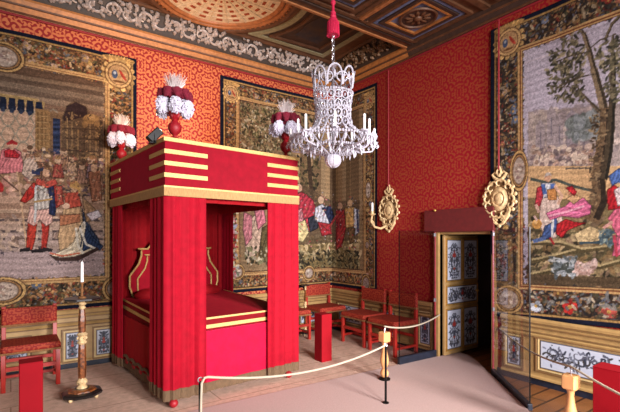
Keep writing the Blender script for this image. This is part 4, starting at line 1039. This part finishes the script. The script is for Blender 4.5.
# frame: stem and hoops
w = MB(); w.lathe([(.006, 2.40), (.012, 2.45), (.03, 2.5), (.012, 2.55), (.018, 2.7), (.04, 2.78), (.014, 2.84), (.012, 3.0), (.035, 3.08), (.014, 3.14), (.012, 3.24), (.035, 3.265), (.02, 3.29), (.042, 3.315), (.018, 3.345), (.012, 3.36)], (0,0,0), 14)
for r, z in ((.205, 3.02), (.185, 2.855), (.43, 2.535), (.30, 2.46), (.16, 2.41)): w.tube(circ(r, z)[:-1], .005, 6, True)
for k in range(6):
    t = 2*PI*k/6; w.tube([(.014*math.cos(t), .014*math.sin(t), 2.5), (.25*math.cos(t), .25*math.sin(t), 2.5), (.43*math.cos(t), .43*math.sin(t), 2.535)], .005, 5)
w.build('metal_frame', M_silver, ch)
# crown of rounded arches
for k in range(8):
    t = 2*PI*k/8; w = MB(); pts = []
    for q in np.linspace(0, PI, 17):                       # one tall arch
        a_ = t+.36*math.cos(q); h = math.sin(q)**.6; r = .205+.02*h
        pts.append((r*math.cos(a_), r*math.sin(a_), 3.06+.19*h))
    w.tube(pts, .0095, 6); bead_line(w, pts, .0115, .03)
    t2_ = t+PI/8
    w.tube([((.205+.015*math.sin(q))*math.cos(t2_+.30*math.cos(q)), (.205+.015*math.sin(q))*math.sin(t2_+.30*math.cos(q)), 3.135+.045*math.sin(q)) for q in np.linspace(0, 2*PI, 15)[:-1]], .007, 5, True)
    w.octa((.21*math.cos(t), .21*math.sin(t), 3.16), .016, .05); w.octa((.21*math.cos(t2_), .21*math.sin(t2_), 3.12), .014, .03)
    w.build('crown_loop', M_cry, ch)
# body strands from the neck hoop flaring to the rim, with figure-of-eight links
for k in range(16):
    t = 2*PI*k/16; w = MB(); pts = []
    for q in np.linspace(0, 1, 18):
        z = 3.02-.49*q; r = .205-.025*math.sin(PI*.5*min(1, q/.4)) + (.25*((q-.55)/.45)**2.0 if q > .55 else 0)
        pts.append((r*math.cos(t), r*math.sin(t), z))
    bead_line(w, pts, .011, .021)
    tm = t+PI/16
    for z, rr in ((2.965, .192), (2.875, .182), (2.785, .182), (2.70, .195)):
        w.tube([((rr+.003)*math.cos(tm+.9*PI/16*math.cos(q)), (rr+.003)*math.sin(tm+.9*PI/16*math.cos(q)), z+.04*math.sin(q)) for q in np.linspace(0, 2*PI, 13)[:-1]], .0055, 5, True)
        w.octa((rr*math.cos(tm), rr*math.sin(tm), z), .01, .022)
    w.build('crystal_strand', M_cry, ch)
# basket under the rim
for k in range(16):
    t = 2*PI*(k+.5)/16; w = MB(); pts = [( (.43-.36*q**.9)*math.cos(t), (.43-.36*q**.9)*math.sin(t), 2.535-.14*math.sin(q*PI/2)) for q in np.linspace(0, 1, 10)]
    bead_line(w, pts, .012, .024)
    for q in (.1, .32, .55):
        r = .43-.36*q; z = 2.535-.14*math.sin(q*PI/2)-.035
        w.octa((r*math.cos(t), r*math.sin(t), z), .014, .036)
    w.build('basket_strand', M_cry, ch)
for nm, r, z, br in (('bead_hoop', .205, 3.02, .013), ('bead_hoop', .187, 2.855, .012), ('bead_hoop', .435, 2.54, .014), ('bead_hoop', .30, 2.455, .012), ('bead_hoop', .20, 3.16, .010)):
    w = MB(); bead_line(w, circ(r, z), br)
    if r > .4:
        for k in range(32):
            t = 2*PI*k/32; w.octa((r*math.cos(t), r*math.sin(t), z-.045), .014, .04); w.octa((r*1.03*math.cos(t), r*1.03*math.sin(t), z+.02), .016, .02)
    w.build(nm, M_cry, ch)
# candle arms
for k in range(10):
    t = 2*PI*k/10+.12; co, si = math.cos(t), math.sin(t)
    R_ = .475 if k % 2 else .38; zt = 2.545 if k % 2 else 2.575
    w = MB(); w.tube([(r*co, r*si, z) for r, z in ((.12, 2.52), (.2, 2.46), (.3, 2.43), (R_-.03, 2.45), (R_, 2.49), (R_, zt))], [.009]*6, 6)
    w.lathe([(.006, zt-.012), (.038, zt-.004), (.042, zt+.004), (.02, zt+.002)], (R_*co, R_*si, 0), 12)
    for q in range(6):
        a_ = 2*PI*q/6; w.octa((R_*co+.036*math.cos(a_), R_*si+.036*math.sin(a_), zt-.035), .008, .022)
    w.tube([(r*co, r*si, z) for r, z in ((R_-.02, 2.50), (R_+.03, 2.54), (R_+.05, 2.51), (R_+.035, 2.485))], .008, 5)
    ar = w.build('candle_arm', M_cry, ch)
    w = MB(); w.lathe([(.0125, zt), (.0125, zt+.15), (.004, zt+.16)], (R_*co, R_*si, 0), 10); w.build('candle', M_cand, ar)
w = MB(); w.ell((0, 0, 2.335), (.082, .082, .080), 20, 14); w.lathe([(.01, 2.40), (.02, 2.41), (.02, 2.43), (.01, 2.44)], (0,0,0), 10)
for k in range(8): w.tube([((.083*math.sin(q))*math.cos(2*PI*k/8), (.083*math.sin(q))*math.sin(2*PI*k/8), 2.335+.081*math.cos(q)) for q in np.linspace(.3, 2.9, 10)], .004, 4)
w.build('glass_ball', M_cry, ch)
w = MB()
for k in range(6):
    z = 3.38+.045*k
    w.tube([((.014*math.cos(q) if k % 2 else 0), (0 if k % 2 else .014*math.cos(q)), z+.028*math.sin(q)) for q in np.linspace(0, 2*PI, 11)[:-1]], .0045, 5, True)
w.build('hook_chain', M_silver, ch)
w = MB(); w.lathe([(.052, 3.635), (.06, 3.65), (.054, 3.76), (.045, 3.80), (.03, 3.815), (.034, 3.83), (.026, 3.85), (.03, 3.87), (.016, 3.89), (.014, 3.95), (.026, 3.965), (.026, 3.985), (.013, 4.0), (.013, (ZLOW-.06)/.96)], (0,0,0), 18)
for k in range(20): t = 2*PI*k/20; w.tube([(.056*math.cos(t), .056*math.sin(t), 3.77), (.061*math.cos(t), .061*math.sin(t), 3.63)], .007, 5)
w.build('tassel_cord', M_tassel, ch)

# ================================================================== gilt wall sconces hung on red cords
M_gilt = mat('carved_giltwood', (206,176,130), .45, .08, .35, 35, .25)
def make_sconce(loc, label, top, arm):
    s_ = thing('wall_sconce', label, 'sconce', loc, 0, None)
    w = MB()                                   # local: y along the wall (towards the camera side), x = out of the wall is -x
    w.lathe([(.10, 0), (.11, .012), (.075, .03), (.07, .02), (.001, .02)], (0,0,0), 24)
    w.v = [(-z-.01, y*.85, x*1.12) for x, y, z in w.v]
    w.build('oval_boss', M_gilt, s_)
    w = MB(); w.ell((-.03, 0, 0), (.022, .05, .062), 16, 10); w.tube([(-.03, .062*math.cos(q), .075*math.sin(q)) for q in np.linspace(0, 2*PI, 25)[:-1]], .009, 6, True); w.build('boss_medallion', M_gilt, s_)
    w = MB(); w.lathe([(.155, 0), (.16, .01), (.12, .016), (.001, .016)], (0,0,0), 28); w.v = [(-z-.004, y*.92, x*1.16) for x, y, z in w.v]; w.build('back_plate', mat('recess_shade_gilt', (112,80,46), .6, 0, .3, 30), s_)  # plate coloured darker than the gilding to paint shade between the scrolls
    rs = random.Random(4); w = MB()
    for k in range(16):
        t = 2*PI*k/16; cy, cz = .125*math.cos(t), .155*math.sin(t); sg = 1 if k % 2 else -1
        pts = [(-.022-.012*math.sin(q*.8), cy+.042*(1-.14*q)*math.cos(t+sg*(q-1.2)), cz+.046*(1-.14*q)*math.sin(t+sg*(q-1.2))) for q in np.linspace(0, 5, 14)]
        w.tube(pts, [.013-.0005*i for i in range(14)], 6)
        w.ell((-.022, .175*math.cos(t+.2), .205*math.sin(t+.2)), (.016, .02, .02), 8, 6)
    for sg in (-1, 1):                        # crest and tail
        w.tube([(-.02, sg*y, z) for y, z in ((.0, .19), (.05, .22), (.075, .255), (.05, .275), (.03, .255))], [.016, .018, .014, .011, .008], 6)
        w.tube([(-.025, sg*y, z) for y, z in ((.0, .23), (.025, .27), (.012, .31), (0, .30))], [.014, .015, .01, .006], 6)
        w.tube([(-.02, sg*y, z) for y, z in ((.10, -.10), (.09, -.18), (.04, -.25), (.0, -.27))], [.018, .02, .016, .01], 6)
        w.tube([(-.025, sg*y, z) for y, z in ((.03, -.17), (.065, -.2), (.045, -.235), (.015, -.215))], [.012, .014, .011, .008], 6)
    w.ell((-.02, 0, .315), (.014, .016, .024), 8, 6); w.ell((-.02, 0, -.275), (.016, .022, .022), 8, 6)
    w.build('carved_scrolls', M_gilt, s_)
    if arm:
        w = MB(); w.tube([(-.03, .03, -.20), (-.09, .08, -.24), (-.15, .13, -.22), (-.19, .155, -.15), (-.17, .165, -.09), (-.16, .165, -.06)], [.014, .016, .015, .013, .012, .012], 8)
        w.lathe([(.01, -.075), (.042, -.055), (.046, -.045), (.02, -.05), (.018, -.01)], (-.16, .165, 0), 14)
        w.tube([(-.15, .14, -.2), (-.12, .17, -.17), (-.13, .2, -.13), (-.16, .2, -.14)], .009, 6)
        a_ = w.build('branch', M_gilt, s_)
        w = MB(); w.lathe([(.014, -.02), (.014, .095), (.004, .105)], (-.16, .165, 0), 10); w.build('candle', M_cand, a_)
    w = MB(); w.tube([(-.03, 0, .30), (-.03, 0, top)], .009, 6); w.build('hanging_cord', M_redcord, s_)
    return s_
make_sconce((XR, 4.30, 1.93), 'gilded carved wall sconce with a candle branch beside the corner tapestry', (ZC-1.93-.03)/1.1, True).scale = (1.1, 1.1, 1.1)
make_sconce((XR-.03, 2.60, 1.955), 'gilded carved wall sconce hanging above the glass screen at the right tapestry edge', (ZC-1.955-.03)/1.08, False).scale = (1.08, 1.08, 1.08)

# ================================================================== chairs
M_seat = damask_mat('chair_damask', (128,26,22), (156,62,38), 'X', .20, .24, .7, 150., .8, seat=True)
M_redp = mat('red_painted_wood', (158,34,24), .45, 0, .2, 14)
M_trim = mat('dull_gold_fringe', (128,84,46), .8, .1, .35, 80, .4)
def make_chair(label, loc, rz):
    """low-backed chair: local -y is the front"""
    t = thing('side_chair', label, 'chair', loc, rz, 'red upholstered chairs along the walls')
    W, D = .25, .215
    w = MB(); w.box(-W-.005, W+.005, -D-.01, D-.01, .375, .445, .02); w.build('seat', M_seat, t)
    w = MB(); w.box(-W-.01, W+.01, -D-.014, D-.004, .365, .385, .003); w.build('seat_fringe', M_trim, t)
    w = MB(); w.box(-W+.0, W-.0, D-.035, D+.012, .585, .765, .012); b_ = w.build('backrest', M_seat, t)
    w = MB(); w.box(-W-.002, W+.002, D-.04, D+.016, .572, .594, .003); w.build('back_fringe', M_trim, b_)
    for sx in (-1, 1):
        x = sx*(W-.02)
        w = MB(); w.box(x-.02, x+.02, -D, -D+.04, 0, .37, .003); w.build('leg', M_redp, t)
        w = MB(); w.box(x-.02, x+.02, D-.035, D+.005, 0, .58, .003); w.box(x-.021, x+.021, D-.036, D+.006, .765, .785, .006); w.build('leg', M_redp, t)
        w = MB(); w.box(x-.013, x+.013, -D+.04, D-.035, .085, .115); w.build('stretcher', M_redp, t)
    w = MB(); w.box(-W+.04, W-.04, -D+.007, -D+.033, .20, .24); w.box(-W+.04, W-.04, D-.03, D-.004, .20, .235); w.box(-W+.033, W-.033, -.015, .015, .087, .113); w.build('stretcher', M_redp, t)
    return t
FZ = .012
c0 = make_chair('red damask side chair against the left wall behind a red post, far left', (.17, 5.27, FZ), 0)
dup(c0, (3.42, 5.36, FZ), 0, 'red damask chair mostly hidden by the canopy bed curtain')
dup(c0, (4.10, 5.36, FZ), 0, 'red damask chair in the room corner directly behind a red post')
dup(c0, (4.18, 4.55, FZ), -PI/2, 'red damask chair on the right wall, nearer the corner of the room')
dup(c0, (4.17, 3.97, FZ), -PI/2, 'red damask chair on the right wall behind the glass screen beside the doorway')

# ================================================================== candle stands
M_mar = mat('tortoiseshell_veneer', (150,84,40), .3, 0, .5, 40, 0, col2=(58,28,16), coat=.3)
M_blk = mat('ebonised_wood', (26,22,22), .3, 0, .2, 14, coat=.3)
def make_stand(label, loc, h, rz=0):
    t = thing('torchiere', label, 'candle stand', loc, rz, 'gilt and brown candle stands')
    k = h/.94
    w = MB(); w.lathe([(.175, .03), (.18, .05), (.165, .062), (.12, .07), (.10, .085), (.05, .09)], (0,0,0), 8, PI/8); w.build('base', M_blk, t, False)
    w = MB(); w.lathe([(.13, .068), (.125, .078), (.09, .088), (.02, .089)], (0,0,0), 8, PI/8); w.build('base_top', M_mar, t, False)
    for q in range(4):
        a_ = PI/4+q*PI/2; w = MB(); w.ell((.15*math.cos(a_), .15*math.sin(a_), .018), (.02, .02, .018), 10, 8); w.build('ball_foot', M_gilt, t)
    Z_ = lambda z: .09+(z-.09)*k
    w = MB(); w.lathe([(.05, Z_(.085)), (.045, Z_(.10)), (.03, Z_(.12)), (.05, Z_(.15)), (.03, Z_(.18)), (.026, Z_(.19))], (0,0,0), 12)
    for q in range(6): a_ = q*PI/3; w.ell((.034*math.cos(a_), .034*math.sin(a_), Z_(.14)), (.014, .014, .018), 8, 6)
    w.build('gilt_collar', M_gilt, t)
    w = MB(); w.lathe([(.032, Z_(.18)), (.036, Z_(.3)), (.034, Z_(.46)), (.026, Z_(.52)), (.028, Z_(.6)), (.034, Z_(.72)), (.024, Z_(.84))], (0,0,0), 6); w.build('shaft', M_mar, t, False)
    w = MB(); w.lathe([(.028, Z_(.50)), (.044, Z_(.52)), (.03, Z_(.54)), (.032, Z_(.575)), (.05, Z_(.595)), (.03, Z_(.615))], (0,0,0), 14)
    for q in range(6): a_ = q*PI/3; w.ell((.034*math.cos(a_), .034*math.sin(a_), Z_(.56)), (.013, .013, .016), 8, 6)
    w.build('gilt_collar', M_gilt, t)
    w = MB(); w.lathe([(.02, Z_(.83)), (.034, Z_(.845)), (.022, Z_(.865)), (.04, Z_(.885)), (.026, Z_(.90)), (.05, Z_(.912))], (0,0,0), 14); w.build('gilt_collar', M_gilt, t)
    w = MB(); w.lathe([(.05, Z_(.905)), (.13, Z_(.915)), (.16, Z_(.925)), (.16, Z_(.94)), (.02, Z_(.94))], (0,0,0), 8, PI/8); w.build('tray', M_blk, t, False)
    return t
make_stand('octagonal gilt and brown candle stand between the red chair and canopy bed', (.552, 4.51, FZ), .94)
make_stand('gilt candle stand glimpsed just past the right edge of the bed curtain', (3.757, 5.42, FZ), .78).scale = (.46, .46, 1)
cs_ = thing('candlestick', 'slim brass candlestick with a tall white candle on the left candle stand', 'candlestick', (.552, 4.51, FZ+.94))
w = MB(); w.lathe([(.035, 0), (.036, .008), (.012, .018), (.008, .05), (.014, .07), (.008, .09), (.012, .13), (.019, .14), (.019, .15)], (0,0,0), 14); w.build('holder', M_trim, cs_)
w = MB(); w.lathe([(.0145, .145), (.0125, .335), (.004, .345)], (0,0,0), 12); w.tube([(0,0,.34), (.002,0,.355)], .0015, 5); w.build('candle', M_cand, cs_)

# ================================================================== red posts, barriers, ropes, glass
M_post = mat('red_lacquered_post', (140,8,22), .75, 0, .06, 6, spec=.15)
def red_post(label, loc, s, h, rz):
    w = MB(); w.box(-s/2, s/2, -s/2, s/2, 0, h, .004); o = w.build('red_post', M_post, smooth=False)
    o.location = loc; o.rotation_euler = (0, 0, rz); tag(o, label, 'post', 'square red posts')
    w = MB(); w.box(-s/2-.002, s/2+.002, -s/2-.002, s/2+.002, h, h+.004); w.build('top_plate', M_post, o, False)
    return o
red_post('square red post standing in front of the far left chair', (.122, 3.74, FZ), .145, .595, math.radians(0))
red_post('square red post in front of the corner chair, past the bed', (3.157, 4.17, FZ), .155, .575, math.radians(0))
red_post('square red post at the right edge of the picture beside the rope', (3.46, 1.20, 0), .17, .60, math.radians(0))
M_rope = mat('white_rope', (168,154,134), .8, 0, .1, 150, .5)
M_beech = mat('turned_beech', (206,150,96), .4, 0, .2, 14, stretch=(1, 1, .3), coat=.2)
def stanchion(label, loc, h):
    t = thing('barrier_stanchion', label, 'barrier post', loc, 0, 'thin black barrier stanchions')
    w = MB(); w.lathe([(.011, 0.01), (.011, h)], (0,0,0), 12); w.build('rod', M_dark, t)
    w = MB(); w.lathe([(.03, 0), (.03, .006), (.012, .012)], (0,0,0), 20); w.build('foot_disc', M_dark, t)
    w = MB(); w.tube([(.016*math.cos(q), 0, h+.012+.016*math.sin(q)) for q in np.linspace(0, 2*PI, 15)[:-1]], .004, 6, True); w.build('ring', M_silver, t)
CZ = .02
stanchion('thin black rope stanchion standing on the pink carpet near the centre', (2.78, 2.73, CZ), .515)
stanchion('thin black rope stanchion cut by the bottom edge, in front of the bed', (1.054, 2.78, CZ), .515)
def baluster(label, loc):
    t = thing('wooden_bollard', label, 'barrier post', loc, 0, 'turned wooden rope bollards')
    w = MB(); w.lathe([(.062, 0), (.062, .012), (.045, .02), (.03, .03)], (0,0,0), 20); w.build('base_plate', M_dark, t)
    w = MB(); w.lathe([(.03, .028), (.044, .05), (.046, .075), (.03, .105), (.02, .115), (.03, .13), (.046, .18), (.046, .215), (.03, .29), (.022, .35), (.026, .385), (.034, .395), (.03, .405)], (0,0,0), 20); w.build('turned_shaft', M_beech, t)
    w = MB(); w.box(-.048, .048, -.048, .048, .40, .505, .010); w.build('block', M_beech, t, False)
    w = MB(); w.tube([(0, 0, .50), (0, 0, .53), (.012*1, 0, .545), (0, 0, .56)], .005, 6); w.build('hook', M_silver, t)
baluster('turned pale wood bollard with square head by the centre stanchion', (3.24, 3.2, CZ))
baluster('turned wood bollard with square head at lower right before the tapestry', (3.38, 1.43, CZ if False else 0))
def rope(label, pts, r=.0085):
    w = MB(); w.tube(pts, r, 8); o = w.build('barrier_rope', M_rope); tag(o, label, 'rope', 'white barrier ropes')
def sagline(a, b, sag, n=18): return [tuple(V(*a)+(V(*b)-V(*a))*q - V(0, 0, sag*4*q*(1-q))) for q in np.linspace(0, 1, n)]
rope('white rope sagging between the two thin black stanchions before the bed',
     [(1.048, 2.755, .24), (1.05, 2.755, .40), (1.055, 2.755, .53), (1.075, 2.757, .562)] + sagline((1.10, 2.76, .563), (2.78, 2.73, .545), .10))
rope('white rope from the pale wood bollard to the doorway post', sagline((3.24, 3.2, .562+CZ), (4.425, 3.405, .555), .07))
rope('white rope crossing the lower right glass and passing the red post', sagline((4.42, 2.60, .52), (3.38, 1.43, .565), .06, 14) + sagline((3.36, 1.39, .56), (2.95, .4, .5), .05, 10)[1:])
# the far end of that rope
baluster('turned wood bollard holding the rope end outside the right edge', (2.95, .40, CZ))

M_glass = bpy.data.materials.new('tinted_glass'); M_glass.use_nodes = True
nt = M_glass.node_tree; nt.nodes.clear(); N = nt.nodes
o_ = N.new('ShaderNodeOutputMaterial'); mx = N.new('ShaderNodeMixShader'); tr = N.new('ShaderNodeBsdfTransparent'); gl = N.new('ShaderNodeBsdfGlossy'); fr = N.new('ShaderNodeFresnel'); ge = N.new('ShaderNodeNewGeometry'); sb = N.new('ShaderNodeMath'); sb.operation = 'SUBTRACT'; sb.inputs[0].default_value = 1; ml_ = N.new('ShaderNodeMath'); ml_.operation = 'MULTIPLY'
tr.inputs['Color'].default_value = (.80, .79, .81, 1); gl.inputs['Roughness'].default_value = .03; fr.inputs['IOR'].default_value = 1.45
nt.links.new(ge.outputs['Backfacing'], sb.inputs[1]); nt.links.new(sb.outputs[0], ml_.inputs[0]); nt.links.new(fr.outputs[0], ml_.inputs[1]); nt.links.new(ml_.outputs[0], mx.inputs[0]); nt.links.new(tr.outputs[0], mx.inputs[1]); nt.links.new(gl.outputs[0], mx.inputs[2]); nt.links.new(mx.outputs[0], o_.inputs[0])
M_pinkedge = mat('rose_edge_strip', (140,34,48), .4, 0, .2, 30)
def glass(label, a, b, z0, z1, base):
    a = V(*a); b = V(*b); d = b-a; L_ = np.linalg.norm(d)
    t = thing('glass_screen', label, 'glass screen', (a[0], a[1], z0), math.atan2(d[1], d[0]), 'clear glass barrier screens')
    H_ = z1-z0
    w = MB(); w.box(0, L_, -.004, .004, .05, H_); w.build('pane', M_glass, t, False)
    w = MB(); w.box(0, L_+.005, -.022, .022, 0, base, .004); w.build('base_rail', M_navy, t, False)
    w = MB(); w.box(.0, .016, -.010, .010, base, H_-.0, .003); w.build('edge_post', M_pinkedge, t, False)
    w = MB(); w.box(L_-.006, L_, -.005, .005, base, H_); w.build('edge_strip', M_dark, t, False)
    for z in (H_-.05, H_*.45):
        w = MB(); w.box(-.004, .030, -.014, .014, z-.022, z+.022, .005); w.build('clip', mat('dull_steel', (120,116,122), .4, .5, .1, 30), t, False)
glass('tinted glass screen left of the doorway in front of a red chair', (4.415, 3.462), (3.77, 3.485), .02, 1.615, .085)
glass('tall glass screen right of the doorway set at an angle before the tapestry', (4.41, 2.672), (3.72, 1.905), 0.0, 1.615, .06)

# ================================================================== light
def area(nm, loc, aim, sx, sy, e, col, spread=180):
    l = bpy.data.lights.new(nm, 'AREA'); l.shape = 'RECTANGLE'; l.size = sx; l.size_y = sy; l.energy = e; l.color = col; l.spread = math.radians(spread)
    o = bpy.data.objects.new(nm, l); C.objects.link(o); o.location = loc
    import mathutils
    o.rotation_euler = (mathutils.Vector(aim)-mathutils.Vector(loc)).to_track_quat('-Z', 'Y').to_euler(); return o
def spot(nm, loc, aim, e, col, ang, blend=.8, r=.03):
    l = bpy.data.lights.new(nm, 'SPOT'); l.energy = e; l.color = col; l.spot_size = math.radians(ang); l.spot_blend = blend; l.shadow_soft_size = r
    o = bpy.data.objects.new(nm, l); C.objects.link(o); o.location = loc
    import mathutils
    o.rotation_euler = (mathutils.Vector(aim)-mathutils.Vector(loc)).to_track_quat('-Z', 'Y').to_euler(); return o
area('window_daylight', (3.0, -3.2, 2.2), (2.6, 4.2, .35), 1.3, 1.5, 250, (1, .97, .98), 85)
area('window_daylight_far', (.8, -3.2, 2.1), (3.4, 4.0, .6), 1.1, 1.5, 150, (1, .97, .98), 85)
spot('canopy_uplight', (BX-.72, BY-.68, 2.56), (BX+.0, YL-.1, 3.65), 185, (1, .66, .42), 110, 1., .05)
spot('canopy_uplight_rear', (BX+.2, BY+.35, 2.52), (BX+.9, YL-.2, 4.2), 30, (1, .6, .34), 130, 1., .05)
wd = bpy.data.worlds.new('room_bounce'); bpy.context.scene.world = wd; wd.use_nodes = True
bg = wd.node_tree.nodes['Background']; bg.inputs['Color'].default_value = (1, .86, .80, 1); bg.inputs['Strength'].default_value = .27

cam = bpy.data.cameras.new('camera'); co_ = bpy.data.objects.new('camera', cam); C.objects.link(co_)
co_.location = (0, 0, EYE); co_.rotation_euler = (PI/2, 0, -math.atan2(SA, CA)); cam.sensor_width = 36; cam.sensor_fit = 'HORIZONTAL'
cam.lens = F/620*36; cam.shift_y = 34/620; cam.clip_start = .05
bpy.context.scene.camera = co_
vs_ = bpy.context.scene.view_settings; vs_.view_transform = 'Standard'; vs_.look = 'None'; vs_.gamma = 1; vs_.use_curve_mapping = False; vs_.exposure = -0.12
